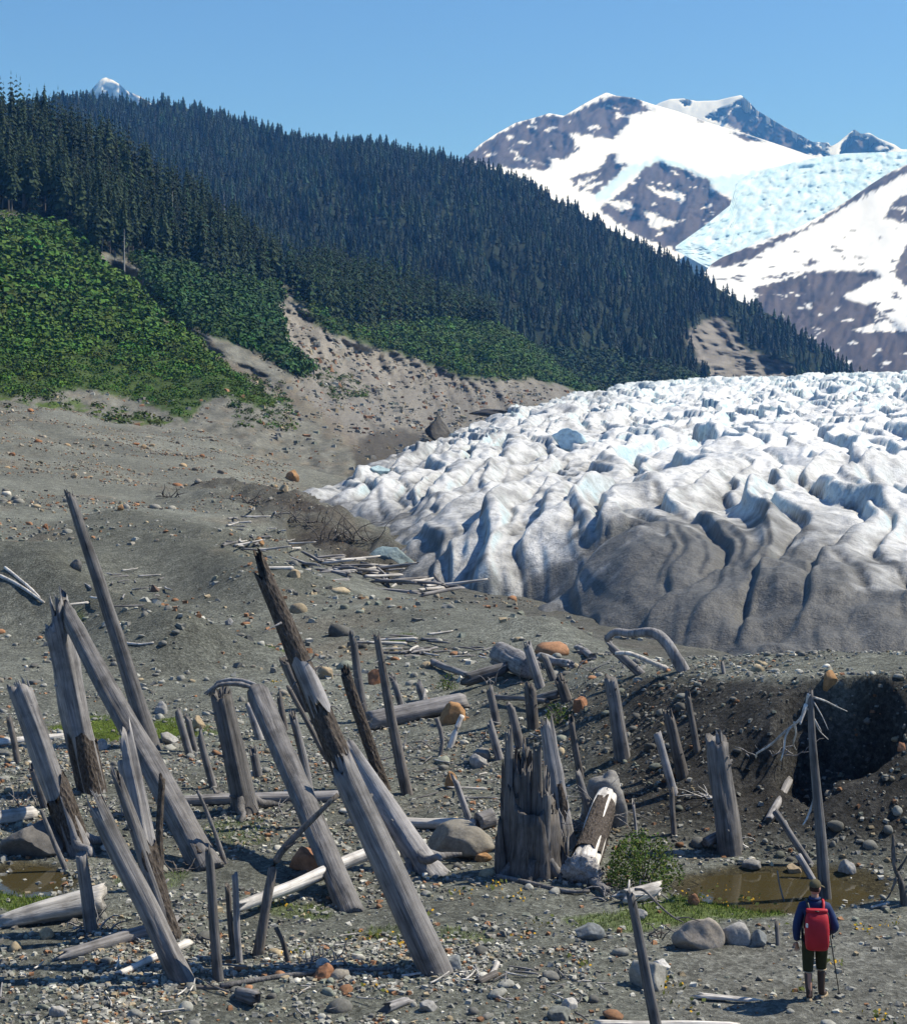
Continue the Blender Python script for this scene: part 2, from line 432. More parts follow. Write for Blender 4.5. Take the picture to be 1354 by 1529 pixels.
def glacier(px, Y):
    x = wx(px, Y)
    wob = 1.6 * fbm(x * .12, Y * .12, 3, 101) * sstep(60, 110, Y) + .8
    d = polydist(x, Y, EDGEW) * 1.0 + wob
    s = grid2(SURFC, np.log(SURFR), SURF, px, np.log(Y))
    # crests run away from the toe and slightly to the right; scale grows with distance
    lY = np.log(Y)
    u0 = x / (3.3 * (Y / 100) ** .42) + .9 * fbm(x * .05, Y * .035, 3, 111); v0 = 5.4 * lY + 2.6 * np.maximum(lY - 4.7, 0) ** 1.5 + .7 * fbm(x * .06, Y * .03, 3, 121)
    u = u0 - .62 * (v0 - 25) + .5 * perlin(x * .018, Y * .012, 113); v = v0
    sc = (Y / 100) ** .45
    f1, f2, cx, cy, cid = voronoi(u, v, 7)
    tx = (hsh(cid, cid * 3 + 1, 2) / 4096. - .5); ty = (hsh(cid, cid * 5 + 2, 4) / 4096. - .5); hh = hsh(cid, cid * 7 + 3, 6) / 4096. - .5
    block = hh * .8 - (u - cx) * (tx * 1.6 + 2.0) + (v - cy) * (ty * 1.6 + .8)
    gap = sstep(0, .16, f2 - f1)
    big = block * 1.0 - (1 - gap) * .45
    g1, g2, dx, dy, did = voronoi(u * 2.1 + 40 + .3 * v, v * 2.3 + 9, 27)
    tx = (hsh(did, did * 3 + 1, 2) / 4096. - .5); ty = (hsh(did, did * 5 + 2, 4) / 4096. - .5)
    small = -(u * 2.1 + 40 + .3 * v - dx) * (tx * 1.0 + .7) + (v * 2.3 + 9 - dy) * ty * 1.3
    small = small * .62 - (1 - sstep(0, .16, g2 - g1)) * .08
    k1, k2, ex, ey, eid = voronoi(u * 5 + 7, v * 6 + 3, 37)
    tiny = ((hsh(eid, eid * 3 + 1, 2) / 4096. - .5) * (u * 5 + 7 - ex) + (hsh(eid, eid * 5 + 1, 2) / 4096. - .5) * (v * 6 + 3 - ey)) * .45
    folds = ridged(u * .42 + .4 * perlin(u * .4, v * .5, 5), v * .22, 2, 131, .4)
    flat = sstep(860, 1080, px) * (1 - sstep(72, 92, Y + 10 * perlin(x * .1, Y * .1, 117)))                 # the smooth mud-covered apron on the right
    amp = sc * lerp(.62, .20, flat)
    z = s + amp * (big + small + tiny * sstep(85, 130, Y)) + 1.6 * amp * folds * sstep(62, 90, Y) + flat * (.55 * ridged(x * .13 + Y * .05, Y * .10, 3, 118) + .25 * fbm(x * .3, Y * .3, 3, 119)) + .20 * ridged(x * .42 + Y * .12, Y * .16, 4, 141, .6)
    for hx, hy, hr, hd in ((905, 81, 1.7, 2.2), (940, 77, 1.3, 1.6), (1010, 73.5, 1.6, 1.6), (795, 106, 2.2, 2.6), (672, 113, 1.8, 2.2), (1130, 75, 1.5, 1.0), (860, 92, 2.0, 1.8), (1075, 72, 1.2, 1.2)):   # melt hollows in the toe
        z = z - hd * np.exp(-((x - wx(hx, hy)) / hr) ** 2 - ((Y - hy) / (hr * 3.2)) ** 2)
    th = 1 - np.exp(-np.maximum(d, 0) / lerp(4.5, 9.0, sstep(120, 60, Y)))
    zb = grid2(GC, LGR, GZ, px, np.log(Y)) - 1.6
    out = zb + (np.maximum(z - zb, .2)) * np.clip(th, 0, 1) ** .7
    out = np.where(d <= 0, zb - 1.5, out)
    edge = np.clip(1 - gap, 0, 1)
    return out, d, edge, big + small + .8 * folds
CZ, cd, cedge, cblk = glacier(CPX, CYY)
def blur(A, n):
    for _ in range(n):
        A = np.pad(A, 1, mode='edge'); A = .25 * A[:-2] + .5 * A[1:-1] + .25 * A[2:]; A = .25 * A[:, :-2] + .5 * A[:, 1:-1] + .25 * A[:, 2:]
    return A
CZ = lerp(blur(CZ, 2), CZ, .75 * sstep(130, 320, CYY))          # melt-rounded ice
def slopes(X, Yv, Z):
    dzr = np.gradient(Z, axis=0); dyr = np.gradient(Yv, axis=0); dxr = np.gradient(X, axis=0)
    dzc = np.gradient(Z, axis=1); dxc = np.gradient(X, axis=1)
    sx = dzc / dxc; sy = (dzr - sx * dxr) / dyr
    return sx, sy
sx, sy = slopes(CX, CYY, CZ)
steep = np.hypot(sx, sy)
white = np.array([.76, .77, .77]); grime = np.array([.090, .091, .089]); blue = np.array([.34, .54, .62])
d1 = fbm(CX * .05, CYY * .05, 4, 151); d2 = fbm(CX * .35, CYY * .35, 4, 161)
# outwash dirt: strongest on the low toe, thinning up the ice
wd = lerp(-3.0, 9.0, sstep(820, 1080, CPX))
hollow = sstep(.5, -1.6, cblk)                                            # silt in the hollows, which also paints in shade contrast there
g = 1 - sstep(wd, wd + 19, cd + 7 * d1 + 6 * d2)
dirt = .985 * g
dirt = np.maximum(dirt, (1 - sstep(10, 75, cd + 22 * d1)) * (.30 + .50 * hollow + .34 * sstep(-.1, .6, d2)))
dirt = np.maximum(dirt, (1 - sstep(90, 420, cd + 60 * d1)) * (.07 + .45 * hollow * sstep(-.4, .4, d2)) + .02)
streak = sstep(.25, .8, fbm(CX * .5 + CYY * .22, CYY * .16, 4, 171, .6)) * .35 * (1 - sstep(250, 900, CYY) * .7)
dirt = np.clip(dirt + streak * .5 + .22 * cedge * (1 - sstep(300, 900, CYY)), 0, .985)
CC = lerp(white, grime, dirt[..., None])
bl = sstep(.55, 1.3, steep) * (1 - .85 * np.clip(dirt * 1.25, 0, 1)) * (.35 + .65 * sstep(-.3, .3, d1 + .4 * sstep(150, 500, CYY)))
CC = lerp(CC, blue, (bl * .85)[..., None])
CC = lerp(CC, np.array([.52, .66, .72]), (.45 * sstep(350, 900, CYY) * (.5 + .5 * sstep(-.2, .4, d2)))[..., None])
GF = gridfaces(cnr, cnc)
keep = (cd > -2.5).ravel()
GF = GF[keep[GF].any(1)]
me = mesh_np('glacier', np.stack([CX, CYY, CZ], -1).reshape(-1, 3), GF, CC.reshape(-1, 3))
def mat_ice():
    n = NT('glacier_ice'); p = n.pos(); c = n.attr()
    a = n.noise(p, 1.3, 6, 0.7); b = n.noise(p, 6.0, 4, 0.6)
    c = n.mix(c, n.ramp(a, [(0.32, 0.55), (0.5, 0.98), (0.66, 1.15)]), 0.8, 'MULTIPLY')
    c = n.mix(c, n.ramp(b, [(0.3, 0.8), (0.7, 1.12)]), 0.6, 'MULTIPLY')
    h = n.bump(a, 0.32, 0.8); h = n.bump(b, 0.07, 0.5, h)
    return n.done(c, 0.6, h, 0.3)
M_ICE = mat_ice()
glac = structure(link('glacier', me, M_ICE))
# ------------------------------------------------------------------ hillsides as surfaces with real depth
def relief(name, x0, x1, nc, nr, top, bot, depth, disp=None, back=0.0, mat=None, colf=None, backdrop=None):
    px = np.linspace(x0, x1, nc); s = np.linspace(0, 1, nr)
    PX = np.repeat(px[None], nr, 0); t = poly(top, px)[None]; b = poly(bot, px)[None]
    PY = b + (t - b) * s[:, None]
    Yv = depth(PX, PY)
    if disp is not None: Yv = Yv * (1 + disp(PX, PY))
    X = wx(PX, Yv); Z = wz(PY, Yv)
    V = np.stack([X, Yv, Z], -1); C = colf(PX, PY, V)
    nrr = nr
    if back:                                     # the far side, falling away behind the crest
        for k in range(1, 5):
            e = V[nr - 1].copy(); e[:, 1] += back * k * .35; e[:, 0] *= (e[:, 1] / V[nr - 1][:, 1]); e[:, 2] -= back * .25 * k * k * .5
            V = np.concatenate([V, e[None]]); C = np.concatenate([C, C[nr - 1][None]])
        nrr = nr + 4
    me = mesh_np(name, V.reshape(-1, 3), gridfaces(nrr, nc), C.reshape(-1, 3))
    o = structure(link(name, me, mat))
    return o, PX, PY, V[:nr]
def sample(PX, PY, V, n, mask, rng):
    """points spread evenly over the true area of a relief where mask(px, py) is true"""
    a = V[1:, :-1] - V[:-1, :-1]; b = V[:-1, 1:] - V[:-1, :-1]
    ar = np.linalg.norm(np.cross(a, b), axis=-1)
    cx = .5 * (PX[1:, :-1] + PX[:-1, 1:]); cy = .5 * (PY[1:, :-1] + PY[:-1, 1:])
    m = mask(cx, cy) if mask is not None else np.ones(cx.shape)
    w = (ar * m).ravel(); w = w / w.sum()
    idx = rng.choice(len(w), n, p=w); i, j = np.unravel_index(idx, ar.shape)
    u = rng.random(n)[:, None]; v = rng.random(n)[:, None]
    P = V[i, j] * (1 - u) * (1 - v) + V[i + 1, j] * u * (1 - v) + V[i, j + 1] * (1 - u) * v + V[i + 1, j + 1] * u * v
    return P, cx[i, j], cy[i, j]

# --- near hillside
B1D = tps([(-350, 650, 250), (0, 662, 268), (300, 678, 285), (450, 745, 250), (560, 735, 268), (650, 690, 370), (850, 630, 600), (960, 612, 900),
           (-350, 560, 330), (-350, 300, 560), (-350, 60, 800), (0, 600, 350), (0, 560, 420), (0, 450, 520), (0, 330, 610), (0, 165, 800), (100, 620, 335),
           (200, 640, 320), (200, 600, 410), (200, 500, 520), (200, 400, 640), (200, 250, 830), (320, 320, 850), (330, 560, 480), (400, 600, 450), (400, 640, 370), (400, 480, 700), (410, 400, 880),
           (470, 600, 520), (480, 500, 760), (530, 660, 380), (540, 600, 620), (560, 520, 860), (560, 420, 1000), (650, 620, 680), (650, 560, 870), (650, 450, 1080), (760, 620, 730), (760, 560, 960), (780, 500, 1150), (850, 590, 1000), (880, 580, 1150), (960, 600, 1250)])
B1TOP = [(-350, 50), (0, 172), (100, 205), (150, 228), (300, 318), (400, 398), (425, 415), (480, 402), (600, 432), (700, 462), (800, 522), (870, 580), (960, 600)]
B1BOT = [(-350, 655), (0, 665), (300, 685), (450, 745), (560, 740), (650, 690), (850, 632), (960, 614)]
S1 = [(-400, 300), (0, 325), (60, 332), (130, 372), (180, 425), (240, 480), (330, 545), (400, 590), (432, 604), (395, 612), (340, 590), (300, 598), (285, 628), (200, 596), (120, 580), (60, 590), (0, 592), (-400, 600)]
S1B = [(0, 590), (60, 588), (130, 600), (270, 632), (180, 636), (100, 632), (30, 628), (0, 640), (-200, 640), (-200, 590)]
S2 = [(190, 378), (260, 392), (420, 425), (412, 480), (418, 505), (455, 548), (445, 562), (400, 532), (330, 506), (262, 482)]
S3 = [(440, 445), (500, 480), (560, 488), (650, 478), (760, 488), (830, 538), (890, 590), (800, 566), (700, 566), (600, 528), (540, 512), (480, 492)]
F1 = [(-400, 20), (0, 150), (150, 215), (300, 305), (410, 398), (426, 432), (330, 425), (255, 398), (190, 385), (130, 375), (60, 325), (0, 318), (-400, 300)]
F2 = [(424, 415), (480, 400), (600, 428), (700, 458), (800, 518), (872, 578), (835, 540), (765, 490), (650, 482), (560, 492), (500, 485), (440, 450)]
SCAR = [(405, 490), (425, 455), (445, 455), (490, 495), (540, 515), (600, 530), (700, 566), (800, 562), (850, 582), (860, 604), (700, 640), (640, 655), (560, 700), (520, 665), (450, 590), (430, 540)]
GULLY = [(175, 405), (215, 440), (255, 480), (330, 540), (400, 575), (440, 600)]
def warp(px, py, a=6.0, s=.06, seed=5): return px + a * fbm(px * s, py * s, 3, seed), py + a * fbm(px * s, py * s, 3, seed + 9)
def b1_disp(px, py):
    d = .022 * fbm(px * .012, py * .02, 4, 201)
    sc = sstep(-6, 12, polydist(px, py, SCAR))
    # flutes running down the scar
    d = d + sc * (.018 * ridged((px - .55 * py) * .055, (py + .4 * px) * .012, 3, 211) + .006 * ridged((px - .55 * py) * .16, (py + .4 * px) * .03, 3, 215))
    d = d + .05 * np.exp(-(segdist(px, py, GULLY) / 12) ** 2)
    d = d + .004 * fbm(px * .08, py * .12, 4, 221)
    return d
def b1_col(px, py, V):
    qx, qy = warp(px, py)
    scree = np.array([.146, .146, .127]) * (1 + .35 * fbm(px * .05, py * .09, 5, 231, .6)[..., None])
    C = scree
    rust = sstep(.15, .7, fbm(px * .04, py * .08, 4, 241)) * .45
    C = lerp(C, np.array([.19, .158, .115]), rust[..., None])
    sc = sstep(-3, 5, polydist(qx, qy, SCAR))
    fl = ridged((px - .55 * py) * .07, (py + .4 * px) * .014, 3, 245)
    tan = np.array([.165, .153, .134]) * (1 + .35 * fl[..., None])
    lowgrey = np.array([.145, .138, .125]) * (1 + .25 * fl[..., None])
    C = lerp(C, lerp(tan, lowgrey, sstep(520, 600, py)[..., None]), sc[..., None])
    mud = sstep(-5, 7, polydist(qx + 6 * fbm(px * .1, py * .1, 3, 88), qy, [(530, 660), (560, 640), (640, 645), (660, 660), (600, 680), (590, 720), (520, 720)]))
    C = lerp(C, np.array([.06, .056, .05]), (mud * .85)[..., None])
    br = sstep(-8, 8, polydist(qx, qy, [(420, 560), (450, 590), (530, 650), (530, 680), (480, 640), (440, 610)]))
    C = lerp(C, np.array([.15, .115, .075]), (br * .35)[..., None])
    for pl, c in ((S1, (.045, .075, .018)), (S2, (.03, .055, .018)), (S3, (.04, .065, .018)), (F1, (.018, .025, .012)), (F2, (.02, .03, .014))):
        m = sstep(-4, 4, polydist(qx, qy, pl)); C = lerp(C, np.array(c), (m * .95)[..., None])
    m = inpoly(qx, qy, S1B) * sstep(-.1, .25, fbm(px * .03, py * .09, 4, 251)); C = lerp(C, np.array([.07, .11, .022]), (m * .9)[..., None])
    g = np.exp(-(segdist(qx, qy, GULLY) / 7) ** 2); C = lerp(C, np.array([.125, .108, .088]), g[..., None])
    return np.clip(C, .005, .9)
def mat_hill():
    n = NT('scree_and_soil'); p = n.pos(); c = n.attr(); f = n.noise(p, .35, 6, .72); g = n.noise(p, 1.3, 7, .85)
    c = n.mix(c, n.ramp(f, [(.3, .68), (.7, 1.3)]), .8, 'MULTIPLY'); c = n.mix(c, n.ramp(g, [(.34, .42), (.5, .95), (.66, 1.65)]), .85, 'MULTIPLY')
    return n.done(c, .95, n.bump(f, .8, .7, n.bump(g, .35, .7)), .1)
M_HILL = mat_hill()
hill1, P1X, P1Y, V1 = relief('hillside', -350, 960, 295, 170, B1TOP, B1BOT, B1D, b1_disp, 120, M_HILL, b1_col)

# --- forested ridge behind
B2D = tps([(-300, 300, 1500), (-300, 140, 2300), (100, 300, 1500), (150, 150, 2300), (400, 420, 1250), (420, 190, 2250), (600, 440, 1350), (600, 300, 1750), (600, 225, 2150), (720, 245, 2150), (850, 590, 1150), (850, 450, 1550), (820, 300, 2050), (1000, 585, 1350), (1000, 480, 1600), (1010, 390, 1950),
           (1150, 580, 1600), (1150, 475, 1850), (1250, 540, 1850), (1330, 590, 1850), (1500, 620, 1900)])
B2TOP = [(-350, 190), (-100, 175), (20, 165), (90, 148), (150, 148), (205, 160), (240, 154), (300, 166), (350, 180), (420, 200), (480, 212), (540, 212), (600, 224), (660, 236), (720, 250), (760, 262), (800, 284), (850, 312), (900, 338), (950, 362), (1000, 390), (1050, 418), (1100, 448), (1150, 470), (1200, 508), (1260, 548), (1300, 572), (1330, 592), (1500, 640)]
B2BOT = [(-350, 330), (0, 330), (300, 430), (420, 520), (700, 580), (850, 600), (1000, 600), (1320, 600), (1330, 605), (1500, 650)]
SCAR2 = [(1020, 500), (1050, 478), (1075, 472), (1095, 490), (1110, 520), (1150, 535), (1185, 545), (1180, 585), (1090, 590), (1060, 575), (1045, 540)]
def b2_disp(px, py):
    d = .030 * fbm(px * .008, py * .010, 3, 301) + .030 * ridged((px - .4 * py) * .010, py * .004, 3, 305)
    sc = sstep(-4, 8, polydist(px, py, SCAR2))
    return d + sc * .016 * ridged((px - .5 * py) * .07, py * .012, 3, 311)
def b2_col(px, py, V):
    qx, qy = warp(px, py, 5, .08, 15)
    C = np.ones(px.shape + (3,)) * np.array([.018, .026, .014])
    sc = sstep(-2, 3, polydist(qx, qy, SCAR2))
    C = lerp(C, np.array([.128, .119, .108]) * (1 + .5 * ridged((px - .5 * py) * .1, py * .02, 3, 315)[..., None]), sc[..., None])
    return np.clip(C, .005, .9)
hill2, P2X, P2Y, V2 = relief('forested_ridge', -350, 1490, 240, 110, B2TOP, B2BOT, B2D, b2_disp, 500, M_HILL, b2_col)

# --- snow mountains
def z3(pts): return [(700 + a * .483, 120 + b * .483) for a, b in pts]
R_MAIN = [z3(p) for p in (
    [(-60, 250), (20, 212), (100, 160), (165, 128), (240, 106), (290, 112), (340, 90), (420, 52), (470, 46), (520, 58), (565, 92), (500, 106), (490, 130), (450, 182), (400, 172), (310, 165), (345, 215), (290, 246), (250, 240), (250, 275), (150, 275), (30, 260)],
    [(430, 225), (455, 230), (450, 260), (487, 260), (440, 312), (385, 352), (330, 335), (310, 300), (380, 280), (420, 260)],
    [(580, 250), (680, 280), (740, 310), (750, 340), (838, 376), (780, 420), (740, 460), (690, 490), (640, 530), (500, 470), (400, 400), (490, 330), (540, 270)],
    [(800, 162), (850, 165), (912, 190), (870, 192)], [(700, 118), (735, 128), (700, 130)])]
SN_MAIN = [z3(p) for p in ([(548, 322), (600, 345), (640, 340), (668, 355), (660, 376), (620, 365), (575, 352)], [(540, 398), (570, 420), (630, 432), (655, 438), (590, 462), (555, 448)], [(480, 370), (500, 375), (510, 398), (470, 405), (430, 378)], [(620, 282), (650, 285), (640, 292)], [(340, 310), (405, 292), (370, 312), (330, 338)], [(120, 205), (170, 245), (250, 262), (150, 245)])]
ICE_MAIN = z3([(380, 360), (440, 310), (490, 262), (560, 250), (580, 232), (640, 250), (740, 300), (830, 290), (1000, 262), (1045, 245), (1100, 260), (850, 380), (740, 320), (690, 285), (585, 255), (500, 300), (430, 370), (390, 380)])
ROCK = np.array([.062, .050, .052]); SNOW = np.array([.74, .755, .77]); ICEB = np.array([.42, .62, .74])
def mix_rock(px, py, rocks, snows, seed, speck=.0):
    qx, qy = warp(px, py, 3.5, .12, seed); r = np.zeros(px.shape)
    for p in rocks: r = np.maximum(r, sstep(-1.2, 1.2, polydist(qx, qy, p)))
    n = fbm(px * .035 + py * .02, py * .06, 5, seed + 3, .6)
    r = r * (1 - sstep(.62, .74, n) * .9)
    if speck: r = np.maximum(r, sstep(speck, speck + .08, fbm(px * .028 - py * .02, py * .10, 4, seed + 8, .55) + .0015 * (py - 430)))
    for p in snows: r = r * (1 - sstep(-1, 1, polydist(qx, qy, p)))
    return r
def soft_of(polys):
    def f(px, py):
        r = np.zeros(px.shape)
        for p in polys: r = np.maximum(r, sstep(-7, 16, polydist(px, py, p)))
        return r
    return f
def m_disp(rockf, seed, amp=.0075, soft=None):
    def f(px, py):
        r = soft(px, py) if soft is not None else rockf(px, py)
        return amp * (.10 + 1.6 * r) * ridged(px * .022 + py * .009, py * .012, 4, seed, .5) + .010 * fbm(px * .006, py * .006, 3, seed + 5) + .0018 * r * ridged(px * .1, py * .08, 3, seed + 9)
    return f
def m_col(rockf, seed, icef=None):
    def f(px, py, V):
        r = rockf(px, py)
        C = lerp(np.ones(px.shape + (3,)) * SNOW, ROCK * (1 + .5 * fbm(px * .06, py * .03, 4, seed + 21)[..., None]), r[..., None])
        if icef is not None: C = lerp(C, ICEB * (1 + .12 * fbm(px * .1, py * .1, 3, seed)[..., None]), (icef(px, py) * (1 - r))[..., None])
        return np.clip(C, .01, .95)
    return f
M_MOUNT = mat_col('snow_and_rock', .8, .012, .3, 3.0, .1, .8, 1.1)
rk1 = lambda px, py: mix_rock(px, py, R_MAIN, SN_MAIN, 401)
ic1 = lambda px, py: .8 * sstep(-4, 4, polydist(*warp(px, py, 5, .1, 31), ICE_MAIN))
M1TOP = [(600, 320), (660, 262), (700, 230), (716, 216), (740, 200), (770, 183), (790, 178), (820, 169), (842, 173), (870, 156), (890, 145), (905, 138), (920, 143), (945, 146), (975, 156), (1010, 166), (1060, 184), (1120, 202), (1180, 222), (1225, 238), (1300, 300)]
def m1_depth(px, py): return 6700 - 7.0 * (py - 140) + 2.2 * (px - 930)
relief('snow_mountain', 600, 1300, 250, 155, M1TOP, [(600, 470), (1000, 470), (1300, 420)], m1_depth, m_disp(rk1, 411, .0075, soft_of(R_MAIN)), 900, M_MOUNT, m_col(rk1, 421, ic1))
rk2 = lambda px, py: mix_rock(px, py, [z3([(735, 112), (790, 88), (850, 55), (900, 98), (1050, 182), (1115, 232), (1000, 225), (900, 190), (800, 140)]), z3([(1145, 205), (1190, 160), (1250, 180), (1310, 210), (1260, 235), (1150, 235)]), z3([(1090, 190), (1112, 200), (1110, 220)]), z3([(650, 65), (690, 60), (680, 80)])], [], 431)
M2TOP = [(930, 190), (965, 165), (985, 153), (1000, 148), (1020, 147), (1040, 151), (1070, 150), (1090, 145), (1106, 142), (1118, 152), (1130, 165), (1150, 177), (1170, 189), (1195, 202), (1212, 212), (1236, 213), (1240, 219), (1252, 212), (1262, 203), (1275, 193), (1285, 200), (1297, 198), (1310, 206), (1335, 216), (1345, 223), (1500, 225), (1700, 200)]
relief('rear_snow_peaks', 930, 1700, 260, 90, M2TOP, [(930, 330), (1700, 330)], lambda px, py: 8600 - 5.0 * (py - 140), m_disp(rk2, 441, .010), 900, M_MOUNT, m_col(rk2, 451))
# icefall
IFTOP = [(1008, 368), (1050, 338), (1090, 306), (1098, 272), (1112, 263), (1150, 251), (1210, 237), (1260, 229), (1354, 226), (1700, 205)]
IFBOT = [(1008, 374), (1075, 410), (1110, 430), (1354, 360), (1700, 300)]
def if_disp(px, py):
    f1, f2, cx, cy, cid = voronoi(px / 10 + py / 30 + .8 * perlin(px * .04, py * .05, 9), py / 6.5 + .8 * perlin(px * .05, py * .04, 19), 61)
    t = hsh(cid, cid * 3 + 1, 2) / 4096. - .5
    g1, g2, ex, ey, eid = voronoi(px / 4.5 + 3, py / 3.0, 63)
    t2 = hsh(eid, eid * 3 + 1, 2) / 4096. - .5
    return .0022 * t + .0013 * t2 + .003 * ridged(px * .03 + py * .05, py * .05, 3, 65) + .0006 * (1 - sstep(0, .2, f2 - f1))
def if_col(px, py, V):
    f1, f2, cx, cy, cid = voronoi(px / 10 + py / 30 + .8 * perlin(px * .04, py * .05, 9), py / 6.5 + .8 * perlin(px * .05, py * .04, 19), 61)
    t = hsh(cid, cid * 3 + 1, 2) / 4096.; n = fbm(px * .07, py * .09, 4, 67)
    w = np.clip(.25 + .35 * t + .45 * n, 0, 1)[..., None]
    C = lerp(np.array([.42, .63, .76]), np.array([.70, .81, .87]), w)
    return np.clip(C, .01, .95)
relief('icefall', 1008, 1700, 290, 95, IFTOP, IFBOT, lambda px, py: 6000 - 6.5 * (py - 226) - .4 * (1354 - px), if_disp, 0, M_MOUNT, if_col)
# right-hand mountain
R_R = [z3(p) for p in ([(1380, 250), (1354, 262), (1250, 310), (1130, 398), (1085, 428), (1030, 462), (960, 478), (900, 510), (800, 530), (740, 572), (790, 578), (870, 555), (960, 500), (1085, 440), (1200, 370), (1354, 285), (1400, 275)],
    [(880, 640), (1000, 610), (1040, 590), (1250, 588), (1272, 610), (1200, 650), (1160, 665), (1240, 690), (1290, 730), (1354, 775), (1420, 800), (1420, 1000), (880, 1000)],
    [(1280, 425), (1320, 370), (1400, 330), (1400, 440), (1340, 440)], [(1310, 590), (1354, 500), (1400, 460), (1400, 640), (1340, 635)],
    [(1030, 570), (1060, 550), (1085, 560), (1040, 580)], [(1190, 545), (1225, 548), (1205, 558)], [(1150, 545), (1170, 547), (1155, 556)], [(1015, 625), (1075, 598), (1170, 600), (1100, 620), (1020, 635)], [(900, 610), (1030, 590), (960, 612)])]
rk3 = lambda px, py: mix_rock(px, py, R_R, [z3([(1160, 665), (1230, 625), (1270, 615), (1300, 640), (1240, 690), (1200, 690)]), z3([(1040, 690), (1060, 692), (1050, 712)]), z3([(1180, 775), (1240, 755), (1300, 745), (1354, 770), (1290, 775)])], 461, .66)
M3TOP = [(1040, 420), (1062, 394), (1078, 384), (1110, 371), (1150, 354), (1165, 350), (1200, 335), (1240, 314), (1270, 296), (1300, 275), (1330, 256), (1354, 245), (1450, 190), (1600, 140), (1750, 150)]
relief('snow_slope_mountain', 1040, 1750, 230, 150, M3TOP, [(1040, 500), (1200, 600), (1750, 640)], lambda px, py: 5000 - 6.3 * (py - 240) + .2 * (px - 1040), m_disp(rk3, 471, .006, soft_of(R_R)), 500, M_MOUNT, m_col(rk3, 481))
rk4 = lambda px, py: sstep(0, .3, fbm(px * .1, py * .2, 3, 491) + .02 * (py - 128)) * .7
relief('distant_peak', 110, 300, 40, 24, [(110, 165), (130, 142), (144, 126), (150, 119), (157, 115), (168, 119), (178, 125), (190, 136), (210, 144), (230, 158), (300, 190)], [(110, 230), (300, 230)], lambda px, py: 9500 - 3 * (py - 115), m_disp(rk4, 495), 500, M_MOUNT, m_col(rk4, 498))
# ground under and beyond everything, to the horizon
structure(link('valley_floor', mesh_np('valley_floor', np.array([(-9000., -300, -60), (9000, -300, -60), (9000, 14000, -60), (-9000, 14000, -60)]), np.array([[0, 1, 2, 3]]), np.full((4, 3), .12)), M_HILL))
# the air
def make_haze():
    n = NT('pale_air'); n.t.nodes.remove(n.b)
    v = n.n('ShaderNodeVolumePrincipled'); v.inputs['Density'].default_value = 8e-5; v.inputs['Color'].default_value = (.11, .38, 1.0, 1); v.inputs['Absorption Color'].default_value = (1, 1, 1, 1); v.inputs['Anisotropy'].default_value = 0.1
    n.l(v.outputs[0], n.out.inputs['Volume'])
    x0, x1, y0, y1, z0, z1 = -9500, 9500, -500, 14200, -200, 2400
    V = np.array([(x0, y0, z0), (x1, y0, z0), (x1, y1, z0), (x0, y1, z0), (x0, y0, z1), (x1, y0, z1), (x1, y1, z1), (x0, y1, z1)], float)
    Fa = np.array([(0, 3, 2, 1), (4, 5, 6, 7), (0, 1, 5, 4), (1, 2, 6, 5), (2, 3, 7, 6), (3, 0, 4, 7)])
    o = link('haze', mesh_np('haze', V, Fa, smooth=False), n.m); stuff(o, 'thin pale blue haze filling the valley air', 'haze')
make_haze()
# ------------------------------------------------------------------ trees and bushes
def conifer_crown(seed, tiers=15, per=7, h=1.0, r=.15, bare=.12):
    rg = random.Random(seed); V = []; Fa = []
    for t in range(tiers):
        u = t / (tiers - 1)
        zc = bare + (1 - bare) * (u ** .92) * .97
        rad = r * (1 - u) ** .75 * rg.uniform(.75, 1.15) + .008
        if u < .12: rad *= .7 + 2.5 * u
        n = max(4, int(per * (1 - .35 * u)))
        off = rg.random() * 6.28
        for k in range(n):
            a = off + 6.283 * k / n + rg.uniform(-.25, .25); rr = rad * rg.uniform(.6, 1.15); w = rr * rg.uniform(.30, .48)
            dz = rg.uniform(-.01, .01); ca, sa = math.cos(a), math.sin(a)
            def p(d, s, z): return (ca * d - sa * s, sa * d + ca * s, zc + dz + z)
            i = len(V); droop = rr * rg.uniform(.35, .7)
            V += [p(0, 0, rr * .35), p(rr * .5, 0, rr * .05), p(rr, 0, -droop), p(rr * .45, w, -droop * .55), p(rr * .5, -w, -droop * .6), p(rr * .85, w * .6, -droop * 1.1), p(rr * .8, -w * .6, -droop * 1.15)]
            Fa += [(i, i + 1, i + 3), (i, i + 4, i + 1), (i + 1, i + 2, i + 5), (i + 1, i + 6, i + 2), (i + 1, i + 5, i + 3), (i + 1, i + 4, i + 6)]
    i = len(V); V += [(0, 0, 1.03), (.006, 0, .93), (-.004, .005, .93), (-.004, -.005, .93)]; Fa += [(i, i + 1, i + 2), (i, i + 2, i + 3), (i, i + 3, i + 1)]
    return np.array(V), np.array(Fa)
def cone_trunk(r0=.014, r1=.003, top=.9, n=6):
    V = []; Fa = []
    for z, r in ((-.06, r0 * 1.2), (.3, r0 * .8), (top, r1)):
        V += [(r * math.cos(6.283 * k / n), r * math.sin(6.283 * k / n), z) for k in range(n)]
    for j in range(2):
        for k in range(n): Fa.append((j * n + k, j * n + (k + 1) % n, (j + 1) * n + (k + 1) % n, (j + 1) * n + k))
    return np.array(V), np.array(Fa)
